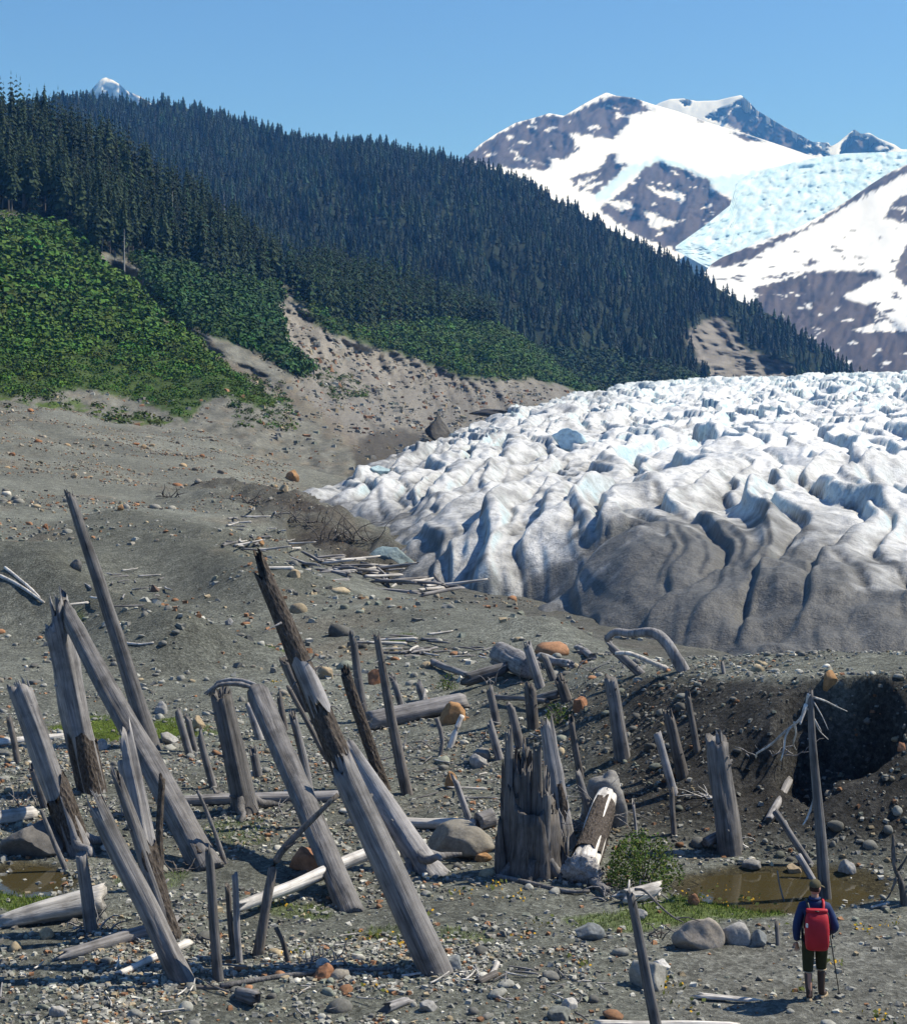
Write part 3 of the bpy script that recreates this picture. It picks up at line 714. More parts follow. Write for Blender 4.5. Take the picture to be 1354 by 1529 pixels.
def far_conifer(seed, tiers=4):
    rg = random.Random(seed); V = []; Fa = []
    for t in range(tiers):
        u = t / tiers; rad = .17 * (1 - u) ** .85; n = 6; off = rg.random() * 6
        for k in range(n):
            a = off + 6.283 * k / n; r = rad * rg.uniform(.7, 1.2); zb = .06 + u * .86; i = len(V)
            V += [(0, 0, zb + .34 * (1 - u * .5)), (r * math.cos(a - .42), r * math.sin(a - .42), zb + rg.uniform(-.03, .03)), (r * 1.1 * math.cos(a + .42), r * 1.1 * math.sin(a + .42), zb + rg.uniform(-.03, .03))]
            Fa.append((i, i + 1, i + 2))
    return np.array(V), np.array(Fa)
def bush_proto(seed, n=64):
    rg = random.Random(seed); V = []; Fa = []
    for k in range(n):
        a = rg.random() * 6.283; e = math.asin(rg.uniform(-.05, .98)); rr = rg.uniform(.6, 1.0)
        c = Vector((math.cos(a) * math.cos(e), math.sin(a) * math.cos(e), math.sin(e))) * rr
        nrm = (c.normalized() + Vector((rg.uniform(-.6, .6), rg.uniform(-.6, .6), rg.uniform(-.2, .8)))).normalized()
        t = nrm.orthogonal().normalized(); b = nrm.cross(t); q = rg.random() * 6.28; t, b = t * math.cos(q) + b * math.sin(q), b * math.cos(q) - t * math.sin(q)
        s = rg.uniform(.10, .22) * (64 / n) ** .4 * .92; i = len(V)
        V += [c + t * s, c + b * s * .7, c - t * s * .8, c - b * s * .8 + nrm * .08]; Fa.append((i, i + 1, i + 2, i + 3))
    return np.array([tuple(v) for v in V]), np.array(Fa)
def mat_needles(name, objrand=False):
    n = NT(name)
    if objrand:
        c = n.ramp(n.rand(), [(0, (.016, .030, .014)), (.5, (.024, .042, .018)), (1, (.036, .055, .022))])
        p = n.pos(True)
        f = n.noise(p, 9.0, 3)
        c = n.mix(c, n.ramp(f, [(.3, .6), (.7, 1.5)]), 1.0, 'MULTIPLY')
    else: c = n.attr()
    return n.done(c, .85, None, .15)
M_NEEDLE = mat_needles('spruce_needles', True); M_NEEDLE_A = mat_needles('forest_needles'); M_LEAF_A = mat_needles('alder_leaves')
M_TRUNK = plain('conifer_bark', (.11, .10, .09), .9, .1, .3, 4.0)
M_SNAGBARK = plain('grey_dead_wood', (.33, .31, .29), .9, .1, .3, 3.0)
rng = np.random.default_rng(21)
def mask_of(*polys, minus=()):
    def f(px, py):
        qx, qy = warp(px, py, 6, .05, 25); m = np.zeros(px.shape, bool)
        for p in polys: m |= inpoly(qx, qy, p)
        for p in minus: m &= ~inpoly(qx, qy, p)
        return m.astype(float)
    return f
# near forest: the most prominent ones are individual trees
P, tpx, tpy = sample(P1X, P1Y, V1, 1080, mask_of(F1, minus=([(-500, 0), (-90, 0), (-90, 700), (-500, 700)],)), rng)
order = np.argsort(P[:, 1] + 4000 * ((tpx < -15) | (tpx > 1370)))
P = P[order]; tpx = tpx[order]; tpy = tpy[order]
# forest edge first (lowest on the slope), then spread over the stand
seen = [k for k in range(len(P)) if -10 < tpx[k]]
pick = seen[:170] + list(np.array(seen[170:])[rng.choice(len(seen) - 170, 130, replace=False)])
rest = np.array([k for k in range(len(P)) if k not in set(pick)])
crowns = [mesh_np('crown', *conifer_crown(k, 15 + k % 3, 7, 1, (.12, .14, .165, .13, .15)[k], (.10, .14, .2, .06, .3)[k]), smooth=False) for k in range(5)]
for m in crowns: m.materials.append(M_NEEDLE)
trunk_me = mesh_np('trunk', *cone_trunk()); trunk_me.materials.append(M_TRUNK)
LAB = ['slender dark spruce standing in the dense conifer forest on the near hillside', 'full-crowned dark green spruce in the forest on the near hillside', 'broad spruce with wide boughs in the forest on the near hillside',
       'spruce with boughs down to the ground in the near hillside forest', 'tall spruce with a long bare lower trunk in the near hillside forest']
for n_, k in enumerate(pick):
    v = int(rng.integers(5)); v = 4 if (n_ < 60 and rng.random() < .6) else v
    hgt = float(rng.uniform(17, 30)) * (1.0 if tpy[k] > 250 else .9)
    t = empty('spruce_tree', P[k]); t.scale = (hgt, hgt, hgt); t.rotation_euler = (rng.normal() * .02, rng.normal() * .02, rng.random() * 6.28)
    tag(t, LAB[v], 'tree', 'spruces of the near hillside forest, ' + ('slender', 'full crowned', 'broad', 'low boughed', 'bare stemmed')[v])
    link('trunk', trunk_me, None, t); link('crown', crowns[v], None, t)
def forest(name, P, hlo, hhi, protos, label, base=(.020, .036, .017), var=.35, extra=None, wide=1.0, tonef=None):
    parts = []; n = len(P); who = rng.integers(len(protos), size=n)
    h = rng.uniform(hlo, hhi, n)
    if extra is not None: h = h * extra
    tone = np.clip(1 + var * rng.normal(size=n), .4, 2.0)[:, None]
    if tonef is not None: tone = tone * tonef[:, None]
    col = np.array(base)[None] * tone * (1 + .12 * rng.normal(size=(n, 3)))
    for v, (pv, pf) in enumerate(protos):
        m = who == v
        if not m.any(): continue
        parts.append(scatter(pv, pf, P[m], np.stack([h[m] * wide, h[m] * wide, h[m]], 1), rng.random(m.sum()) * 6.28, np.clip(col[m], .004, .3)))
    V, Fa, C = joinparts(parts)
    o = link(name, mesh_np(name, V, Fa, C, smooth=False), M_NEEDLE_A if Fa.shape[1] == 3 else M_LEAF_A); stuff(o, label, 'forest' if Fa.shape[1] == 3 else 'bushes'); return o
mid = [conifer_crown(50 + k, 9, 5, 1, .15, .1) for k in range(3)]
forest('near_hill_conifers', P[rest], 16, 27, mid, 'the rest of the dark conifer forest massed on the near hillside')
P, a, b = sample(P1X, P1Y, V1, 1000, mask_of(F2), rng)
forest('bench_conifers', P, 14, 26, [conifer_crown(60 + k, 6, 4, 1, .16, .08) for k in range(2)], 'conifer wood on the bench above the eroded grey bank', base=(.024, .044, .018))
P, a, b = sample(P2X, P2Y, V2, 13000, mask_of([(-400, 100), (1400, 100), (1400, 640), (-400, 640)], minus=(SCAR2,)), rng)
patch = fbm(a * .02, b * .03, 3, 61)
lowgreen = (b > poly([(700, 520), (900, 530), (1000, 555), (1100, 590)], a)) & (a > 780) & (a < 1075)
forest('ridge_conifers', P[~lowgreen], 9, 21, [far_conifer(k) for k in range(4)], 'dark conifer forest covering the whole ridge behind', base=(.017, .030, .018), var=.4, extra=(1 + .25 * patch)[~lowgreen], wide=1.35, tonef=np.clip(1.05 + .55 * fbm(a * .012, b * .02, 4, 66), .5, 1.8)[~lowgreen])
# alder thickets
bushes = [bush_proto(k, 50) for k in range(3)]; small_bushes = [bush_proto(k, 28) for k in range(3)]
P, a, b = sample(P1X, P1Y, V1, 2300, mask_of(S1), rng)
big = lerp(1.7, .5, sstep(430, 610, b)) * (1 + .3 * fbm(a * .03, b * .03, 2, 5))
forest('alder_thicket', P, 2.0, 3.6, bushes, 'bright green alder thicket covering the lower hillside', base=(.062, .120, .020), var=.22, extra=big, wide=1.15)
P, a, b = sample(P1X, P1Y, V1, 900, mask_of(S2), rng)
forest('dark_alder_thicket', P, 3.0, 6.0, bushes, 'deep green tall alder thicket below the near forest edge', base=(.036, .080, .024), var=.25)
P, a, b = sample(P1X, P1Y, V1, 1100, mask_of(S3), rng)
forest('bench_alder_thicket', P, 3.0, 5.5, [bush_proto(9, 40), bush_proto(8, 40)], 'mid green alder thicket along the top of the eroded bank', base=(.052, .100, .024), var=.22, wide=1.2)
P, a, b = sample(P2X, P2Y, V2, 700, lambda x, y: ((y > poly([(700, 520), (900, 525), (1000, 545), (1100, 585)], x)) & (x > 780) & (x < 1075)).astype(float), rng)
forest('far_alder_thicket', P, 5.0, 8.0, small_bushes, 'blue green brush at the foot of the forested ridge beside the ice', base=(.032, .060, .022), var=.2)
P, a, b = sample(P1X, P1Y, V1, 420, mask_of(S1B, [(300, 560), (420, 560), (440, 640), (360, 640)], [(405, 520), (450, 540), (520, 560), (560, 590), (500, 600)]), rng)
forest('scree_bushes', P, .6, 1.8, small_bushes, 'scattered small green bushes on the grey scree', base=(.050, .085, .018), var=.25, wide=1.3)
# pale standing dead trees along the forest edge
for k, (px, py, h) in enumerate([(258, 345, 19), (186, 405, 17), (335, 318, 12), (352, 315, 10), (142, 300, 14), (291, 360, 12)]):
    Yd = float(np.exp(np.log(B1D(np.array([float(px)]), np.array([float(py)]))))[0])
    t = empty('dead_spruce', at(px, py, Yd * .985)); t.scale = (h, h, h)
    tag(t, ['bare pale trunk rising out of the near forest, tallest of the dead ones', 'leaning pale dead trunk beside the gully at the forest edge', 'thin dead grey spruce on the forest skyline', 'short dead grey spruce next to another on the forest skyline', 'grey dead spruce deep in the near forest above the alders', 'dead grey spruce just below the forest skyline'][k], 'dead tree')
    link('trunk', mesh_np('trunk', *cone_trunk(.02, .004, 1.0)), M_SNAGBARK, t)
    rg = random.Random(k); V = []; Fa = []
    for j in range(12):
        z = .45 + .5 * j / 12; a_ = rg.random() * 6.28; l = .09 * (1.1 - z) * 2; i = len(V); d = Vector((math.cos(a_), math.sin(a_), -.3)) * l
        V += [(0, 0, z + .006), (0, 0, z - .006), tuple(d + Vector((0, 0, z))), (.006, .006, z)]; Fa += [(i, i + 1, i + 2), (i + 1, i + 3, i + 2)]
    link('branch', mesh_np('branch', np.array(V), np.array(Fa), smooth=False), M_SNAGBARK, t)
# ------------------------------------------------------------------ stones
def ico(sub):
    bm = bmesh.new(); bmesh.ops.create_icosphere(bm, subdivisions=sub, radius=1.0)
    V = np.array([v.co[:] for v in bm.verts]); Fa = np.array([[v.index for v in f.verts] for f in bm.faces]); bm.free(); return V, Fa
def rock_shape(sub, seed, cuts=9, depth=.32, rough=.10):
    V, Fa = ico(sub); rg = np.random.default_rng(seed); V = V.copy()
    for _ in range(cuts):
        n = rg.normal(size=3); n /= np.linalg.norm(n); d = 1 - rg.uniform(.05, depth)
        s = V @ n; V = np.where((s > d)[:, None], V - np.outer(s - d, n), V)
    r = 1 + rough * (perlin(V[:, 0] * 1.7 + seed, V[:, 1] * 1.7 + V[:, 2], seed % 50) + .4 * perlin(V[:, 0] * 4 + seed, V[:, 1] * 4 - V[:, 2] * 3, seed % 40))
    return V * r[:, None], Fa
PAL = np.array([1.0, 1.0, .93]) * np.array([(.30, .30, .29), (.22, .22, .215), (.13, .13, .13), (.20, .215, .19), (.34, .28, .20), (.27, .145, .085), (.50, .49, .47), (.24, .22, .20)])
PALW = np.array([.24, .22, .14, .13, .07, .07, .06, .07])
def mat_stone(name, objrand=True):
    n = NT(name); p = n.pos(True)
    c = n.attr() if not objrand else n.attr()
    f = n.noise(p, 6.0, 5, .7); g = n.noise(p, 22.0, 3, .6)
    c = n.mix(c, n.ramp(f, [(.3, .66), (.7, 1.3)]), .9, 'MULTIPLY')
    c = n.mix(c, n.ramp(g, [(.3, .75), (.7, 1.25)]), .7, 'MULTIPLY')
    return n.done(c, .85, n.bump(f, .02, .5, n.bump(g, .01, .5)), .25)
M_STONE = mat_stone('river_stone')
def scatter_stones(n, Y0, Y1, s0, s1, dens, rng, pw=2.2, pal=PALW, sub=False, x0=-200, x1=1550):
    m = 0; P = []
    while m < n:
        k = n * 3
        Yv = np.sqrt(rng.uniform(Y0 ** 2, Y1 ** 2, k)); px = rng.uniform(x0, x1, k)
        ok = rng.random(k) < dens(px, Yv)
        P.append(np.stack([px[ok], Yv[ok]], 1)); m += ok.sum()
    P = np.concatenate(P)[:n]
    px, Yv = P[:, 0], P[:, 1]
    s = s0 * (s1 / s0) ** (rng.random(n) ** pw)
    z = ground_z(px, Yv)
    pos = np.stack([wx(px, Yv), Yv, z + s * .12], 1)
    sc = np.stack([s * rng.uniform(.75, 1.25, n), s * rng.uniform(.75, 1.25, n), s * rng.uniform(.45, .85, n)], 1)
    ci = rng.choice(len(PAL), n, p=pal / pal.sum()); col = PAL[ci] * rng.uniform(.7, 1.25, (n, 1))
    return px, Yv, pos, sc, np.clip(col, .02, .8)
rng = np.random.default_rng(77)
def dens_near(px, Y):
    x = wx(px, Y); d = .42 + .75 * fbm(x * .35, Y * .35, 3, 61)
    _, t = bank(px, Y)
    d = np.where((px > 930) & (Y < 27.5), d * .25, d)
    d = np.where((t > 0) & (t < 1) & (px > 830), d + .4, d)
    d = np.where((px < 420) & (Y > 33) & (Y < 46), d + .55, d)
    d = np.where((Y < 25.6) & (px < 900) & (px > 0), d + .35, d)
    d = np.where((Y > 25.6) & (Y < 28) & (px > 380) & (px < 900), d * .4, d)
    d = d * (1 - .8 * moss_amount(px, Y))
    for cx, cy, rx, ry in PONDS[:2]: d = np.where(np.hypot((px - cx) / rx, (Y - cy) / ry) < .95, .03, d)
    return np.clip(d, .03, 1)
def dens_far(px, Y):
    x = wx(px, Y); d = .35 + .9 * fbm(x * .08, Y * .08, 4, 63)
    return np.clip(np.where(px > poly([(55, 1500), (80, 900), (110, 760), (130, 560), (185, 440), (400, 440)], Y), 0, d), 0, 1)
protos = [rock_shape(1, 10 + k, 6, .35, .12) for k in range(6)]
protos2 = [rock_shape(2, 40 + k, 14, .42, .07) for k in range(4)]
def build_stones(name, res, protos, label, darkbank=True):
    px, Yv, pos, sc, col = res; parts = []
    _, t = bank(px, Yv)
    if darkbank:
        inb = (t > .02) & (t < .95) & (px > 850); col = np.where(inb[:, None], col * .62, col)
    far = sstep(100, 200, Yv)[:, None]; col = lerp(col, col * np.array([1.05, .92, .8]), far)
    who = rng.integers(len(protos), size=len(px))
    for k, (pv, pf) in enumerate(protos):
        m = who == k
        parts.append(scatter(pv, pf, pos[m], sc[m], rng.random(m.sum()) * 6.28, col[m], None, rng.normal(size=m.sum()) * .25))
    V, Fa, C = joinparts(parts)
    o = link(name, mesh_np(name, V, Fa, C, smooth='large' in name), M_STONE); stuff(o, label, 'stones')
gravel0 = rock_shape(1, 3, 5, .4, .12)
ic = ico(1)                                                            # plain 20-face pebbles for the smallest
bm = bmesh.new(); bmesh.ops.create_icosphere(bm, subdivisions=1, radius=1.0); bm.free()
def ico20(seed):
    t = (1 + 5 ** .5) / 2
    V = np.array([(-1, t, 0), (1, t, 0), (-1, -t, 0), (1, -t, 0), (0, -1, t), (0, 1, t), (0, -1, -t), (0, 1, -t), (t, 0, -1), (t, 0, 1), (-t, 0, -1), (-t, 0, 1)]) / math.hypot(1, t)
    Fa = np.array([(0, 11, 5), (0, 5, 1), (0, 1, 7), (0, 7, 10), (0, 10, 11), (1, 5, 9), (5, 11, 4), (11, 10, 2), (10, 7, 6), (7, 1, 8), (3, 9, 4), (3, 4, 2), (3, 2, 6), (3, 6, 8), (3, 8, 9), (4, 9, 5), (2, 4, 11), (6, 2, 10), (8, 6, 7), (9, 8, 1)])
    return V * np.random.default_rng(seed).uniform(.75, 1.2, (12, 1)), Fa
peb = [ico20(k) for k in range(5)]
def chip(seed):                                                        # angular 12-triangle stone
    rg = np.random.default_rng(seed); V = np.array([(x, y, z) for x in (-1, 1) for y in (-1, 1) for z in (-1, 1)], float) * .68
    V = V * rg.uniform(.55, 1.25, (8, 3)); V[[1, 3, 5, 7], :2] *= .75
    Fa = np.array([(0, 1, 3), (0, 3, 2), (4, 6, 7), (4, 7, 5), (0, 4, 5), (0, 5, 1), (2, 3, 7), (2, 7, 6), (0, 2, 6), (0, 6, 4), (1, 5, 7), (1, 7, 3)]); return V, Fa
chips = [chip(k) for k in range(7)]
build_stones('cobbles', scatter_stones(19500, 21, 50, .022, .085, dens_near, rng, 1.5), chips, 'loose grey gravel and cobbles covering the near ground')
def dens_front(px, Y):
    x = wx(px, Y); return np.clip(.5 + 1.1 * fbm(x * .5, Y * .5, 3, 64), 0, 1) * np.where(px > 880, .12, 1) * (1 - .8 * moss_amount(px, Y))
build_stones('front_cobbles', scatter_stones(8500, 21.3, 26.2, .022, .085, dens_front, rng, 1.3, np.array([.28, .22, .12, .16, .08, .06, .10, .06])), chips, 'angular cobbles packed over the front gravel')
def dens_mid(px, Y):
    x = wx(px, Y); return np.clip(.45 + 1.2 * fbm(x * .45, Y * .45, 3, 69), 0, 1) * np.where(px > 930, .1, 1) * (1 - .8 * moss_amount(px, Y))
build_stones('middle_cobbles', scatter_stones(9000, 26, 42, .026, .10, dens_mid, rng, 1.5), chips, 'angular cobbles between the dead trunks')
build_stones('larger_cobbles', scatter_stones(1600, 21, 60, .07, .21, dens_near, rng, 2.0), protos2, 'larger loose grey and rust cobbles among the gravel')
FARW = np.array([.2, .2, .12, .1, .12, .16, .04, .06])
build_stones('moraine_rocks', scatter_stones(15000, 50, 330, .06, .26, dens_far, rng, 1.6, FARW), chips, 'grey and rusty rocks strewn over the moraine')
build_stones('larger_moraine_rocks', scatter_stones(700, 50, 330, .2, .7, dens_far, rng, 3.0, FARW), protos2, 'larger grey and rusty rocks strewn over the moraine')
# scree blocks on the hillside
P, a, b = sample(P1X, P1Y, V1, 5600, lambda x, y: ((y > poly([(-400, 560), (0, 570), (200, 580), (300, 600), (400, 560), (430, 470), (520, 520), (700, 570), (860, 585)], x)) * np.clip(.4 + fbm(x * .04, y * .06, 3, 9), 0, 1)), rng)
n = len(P); s = .18 * (1.7 / .18) ** (rng.random(n) ** 3.0) * np.clip(P[:, 1] / 500, .6, 1.3)
ci = rng.choice(len(PAL), n, p=np.array([.16, .2, .14, .06, .18, .18, .03, .05])); col = PAL[ci] * rng.uniform(.7, 1.1, (n, 1))
parts = []
who = rng.integers(7, size=n)
for k in range(7):
    m = who == k; parts.append(scatter(chips[k][0], chips[k][1], P[m], np.stack([s[m] * 1.2, s[m], s[m] * .8], 1), rng.random(m.sum()) * 6.28, col[m]))
V, Fa, C = joinparts(parts)
stuff(link('scree_rocks', mesh_np('scree_rocks', V, Fa, C, smooth=False), M_STONE), 'grey and tan rocks scattered on the scree below the forest', 'stones')
# ------------------------------------------------------------------ dead trunks, logs, driftwood
def mat_wood(name, dark, mid, light, fib=34.0, bumpd=.014, stain=.75, rough=.85):
    n = NT(name); p = n.pos(True, (1, 1, .05)); q = n.pos(True)
    f = n.noise(p, fib, 4, .65, .3); g = n.noise(p, fib * .28, 3, .6); s = n.noise(q, 2.2, 4, .6)
    c = n.ramp(f, [(.24, dark), (.42, mid), (.78, light)])
    c = n.mix(c, n.ramp(g, [(.3, .42), (.5, .95), (.75, 1.25)]), .85, 'MULTIPLY')
    c = n.mix(c, n.ramp(s, [(.32, .42), (.5, .9), (.68, 1.2)]), stain, 'MULTIPLY')
    c = n.mix(c, n.ramp(n.rand(), [(0, .78), (1, 1.2)]), 1.0, 'MULTIPLY')
    return n.done(c, rough, n.bump(f, bumpd, .8, n.bump(g, bumpd * 2, .7)), .2)
def mat_bark():
    n = NT('scaly_bark'); q = n.pos(True, (1, 1, .4))
    v = n.voro(q, 16.0); f = n.noise(q, 30.0, 4, .7)
    c = n.ramp(f, [(.3, (.030, .025, .022)), (.55, (.075, .064, .056)), (.8, (.17, .15, .135))])
    c = n.mix(c, n.ramp(v, [(.05, .55), (.5, 1.2)]), .8, 'MULTIPLY')
    return n.done(c, .95, n.bump(v, .04, .9, n.bump(f, .03, .8)), .1)
WOOD = {'grey': mat_wood('weathered_grey_wood', (.050, .048, .049), (.140, .135, .134), (.245, .238, .236)),
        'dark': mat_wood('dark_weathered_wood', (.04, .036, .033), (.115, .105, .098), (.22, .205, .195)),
        'white': mat_wood('bleached_wood', (.24, .22, .20), (.56, .535, .50), (.78, .75, .71)),
        'pale': mat_wood('pale_grey_wood', (.085, .082, .083), (.225, .218, .22), (.37, .36, .36)),
        'bark': mat_bark()}
def zq(d): return Vector((0, 0, 1)).rotation_difference(d.normalized())
def stem_mesh(name, L, r0, r1, seed, flare=0.0, groove=.07, jag=.25, bow=(0, 0), nseg=16, jag0=0.0, z0=0.0, wander=.03, power=.9, oval=1.0, cap=True):
    nseg = min(nseg, 10) if r0 < .085 else (26 if r0 > .13 and nseg == 16 else nseg)
    rg = np.random.default_rng(seed); n = max(7, int(L / max(.14, r0 * .8)) + 2)
    th = np.linspace(0, 2 * np.pi, nseg, endpoint=False); t = np.linspace(0, 1, n)
    T, Z = np.meshgrid(th, t); ct, st = np.cos(T), np.sin(T)
    r = r0 + (r1 - r0) * Z ** power
    r = r * (1 + flare * np.exp(-Z * L / (1.3 * r0)) * (.7 + .6 * perlin(ct * 1.8 + seed, st * 1.8, seed % 30)))
    o = seed * 3.7
    g = perlin(ct * 2.2 + o, st * 2.2 + Z * L * .25, 3) + .6 * perlin(ct * 4.6 + o, st * 4.6 + Z * L * .35, 4) + .35 * perlin(ct * 9 + o, st * 9 + Z * L * .6, 5)
    r = r * (1 + groove * g * 1.4)
    if r0 > .085:                                                      # drying cracks along the grain
        for q in range(3):
            tc = o * (q + 1.7) % 6.283 + .35 * np.sin(Z * (1.5 + q) + o); dd = (T - tc + np.pi) % (2 * np.pi) - np.pi
            r = r * (1 - .20 * np.exp(-(dd / .16) ** 2) * sstep(-.15, .25, perlin(Z * L * .9 + o + 5 * q, Z * 0 + q, 11)))
    X = r * ct * oval; Yv = r * st
    wob = wander * L * .3
    X = X + bow[0] * np.sin(np.pi * Z) + wob * perlin(Z * 2.2 + o, Z * 0 + .3, 6); Yv = Yv + bow[1] * np.sin(np.pi * Z) + wob * perlin(Z * 2.2 + o, Z * 0 + 9.3, 7)
    zz = Z * L
    jt = jag * (.55 * np.cos(th - o) + .5 * np.clip(perlin(np.cos(th) * 1.6 + o, np.sin(th) * 1.6, 8) * 1.2, -1, 1) - .4 + .22 * rg.random(nseg))
    zz = zz + jt[None] * sstep(.80, 1, Z)
    if jag0:
        jb = jag0 * (perlin(np.cos(th) * 1.5 + o, np.sin(th) * 1.5 + 5, 9) + .6 * rg.random(nseg)); zz = zz + jb[None] * (1 - sstep(0, .2, Z))
    V = [np.stack([X, Yv, zz], -1).reshape(-1, 3)]; Fa = []
    for j in range(n - 1):
        for k in range(nseg):
            Fa.append((j * nseg + k, j * nseg + (k + 1) % nseg, (j + 1) * nseg + (k + 1) % nseg, (j + 1) * nseg + k))
    if cap:
        nv = n * nseg
        for (row, sgn) in ((n - 1, -1), (0, 1)):
            cx, cy, cz = X[row].mean(), Yv[row].mean(), zz[row].mean()
            amt = (jag if row else max(jag0, .04)) * .5
            ring = np.stack([cx + (X[row] - cx) * .55, cy + (Yv[row] - cy) * .55, np.full(nseg, cz + sgn * amt) + .3 * amt * rg.normal(size=nseg)], -1)
            V.append(ring); V.append(np.array([[cx, cy, cz + sgn * amt * 1.2]]))
            for k in range(nseg):
                a, b = row * nseg + k, row * nseg + (k + 1) % nseg; c, d = nv + (k + 1) % nseg, nv + k
                Fa.append((a, b, c, d) if row else (d, c, b, a)); Fa.append((d, c, nv + nseg, nv + nseg) if row else (nv + nseg, nv + nseg, c, d))
            nv += nseg + 1
    V = np.concatenate(V)
    me = bpy.data.meshes.new(name); me.from_pydata(V.tolist(), [], [tuple(dict.fromkeys(f)) for f in Fa]); me.polygons.foreach_set('use_smooth', [True] * len(me.polygons)); me.update()
    return me
def tube_mesh(name, pts, rad, nseg=7, seed=0, rough=.12):
    pts = [Vector(p) for p in pts]; n = len(pts); V = []; Fa = []; up = Vector((.3, .1, 1)); rg = random.Random(seed)
    for i, p in enumerate(pts):
        d = (pts[min(i + 1, n - 1)] - pts[max(i - 1, 0)]).normalized()
        a = d.cross(up)
        if a.length < .2: a = d.cross(Vector((1, 0, 0)))
        a.normalize(); b = d.cross(a)
        r = rad[i] if isinstance(rad, (list, tuple)) else rad
        for k in range(nseg):
            t = 6.28318 * k / nseg; rr = r * (1 + rough * rg.uniform(-1, 1)); V.append(tuple(p + a * math.cos(t) * rr + b * math.sin(t) * rr))
    for i in range(n - 1):
        for k in range(nseg): Fa.append((i * nseg + k, i * nseg + (k + 1) % nseg, (i + 1) * nseg + (k + 1) % nseg, (i + 1) * nseg + k))
    Fa.append(tuple(range(nseg))[::-1]); Fa.append(tuple((n - 1) * nseg + k for k in range(nseg)))
    me = bpy.data.meshes.new(name); me.from_pydata(V, [], Fa); me.polygons.foreach_set('use_smooth', [True] * len(me.polygons)); me.update(); return me
def smooth_path(pts, sub=5):
    pts = [Vector(p) for p in pts]; out = []
    for i in range(len(pts) - 1):
        p0 = pts[max(i - 1, 0)]; p1 = pts[i]; p2 = pts[i + 1]; p3 = pts[min(i + 2, len(pts) - 1)]
        for k in range(sub):
            t = k / sub
            out.append(.5 * ((2 * p1) + (p2 - p0) * t + (2 * p0 - 5 * p1 + 4 * p2 - p3) * t * t + (3 * p1 - p0 - 3 * p2 + p3) * t ** 3))
    out.append(pts[-1]); return out
def splinters(name, r, z, n, ln, seed, parent, mat, lean=(0, 0)):
    rg = random.Random(seed); V = []; Fa = []
    a0_ = rg.random() * 6.28
    for _ in range(n):
        a = a0_ + rg.gauss(0, 1.0); rr = r * rg.uniform(.45, .98); l = ln * rg.uniform(.35, 1.0); w = r * rg.uniform(.10, .26)
        ca, sa = math.cos(a), math.sin(a); i = len(V); dx, dy = lean[0] * l + rg.uniform(-.12, .12) * l, lean[1] * l + rg.uniform(-.12, .12) * l
        zb = z - l * .5
        def p(rad, s, zz, k=0): return (ca * rad - sa * s + dx * k, sa * rad + ca * s + dy * k, zz)
        V += [p(rr, -w, zb), p(rr, w, zb), p(rr - w * 1.1, 0, zb), p(rr, -w * .5, zb + l * .75, .6), p(rr, w * .6, zb + l * .7, .6), p(rr - w * .4, 0, zb + l * 1.1, 1)]
        Fa += [(i, i + 1, i + 4, i + 3), (i + 1, i + 2, i + 5, i + 4), (i + 2, i, i + 3, i + 5), (i + 3, i + 4, i + 5)]
    me = bpy.data.meshes.new(name); me.from_pydata(V, [], Fa); me.update()
    o = link(name, me, mat, parent); o['kind'] = 'stuff'; return o
def twigs(parent, mat, base, seed, n=5, ln=.5, up=.1, r=.012):
    """thin dead branches out of a stem at local points"""
    rg = random.Random(seed)
    for k in range(n):
        z = rg.uniform(*base[1:]) ; a = rg.random() * 6.28; l = ln * rg.uniform(.4, 1.0)
        p = Vector((0, 0, z)); d = Vector((math.cos(a), math.sin(a), rg.uniform(-.6, .5) + up)).normalized()
        pts = [p + d * base[0] * .5]; 
        for j in range(4):
            d = (d + Vector((rg.uniform(-.4, .4), rg.uniform(-.4, .4), rg.uniform(-.4, .3)))).normalized(); pts.append(pts[-1] + d * l / 4)
        link('branch', tube_mesh('branch', pts, [r, r * .8, r * .6, r * .45, r * .2], 5, seed + k), mat, parent)
SEED = [100]
def nseed(): SEED[0] += 1; return SEED[0]
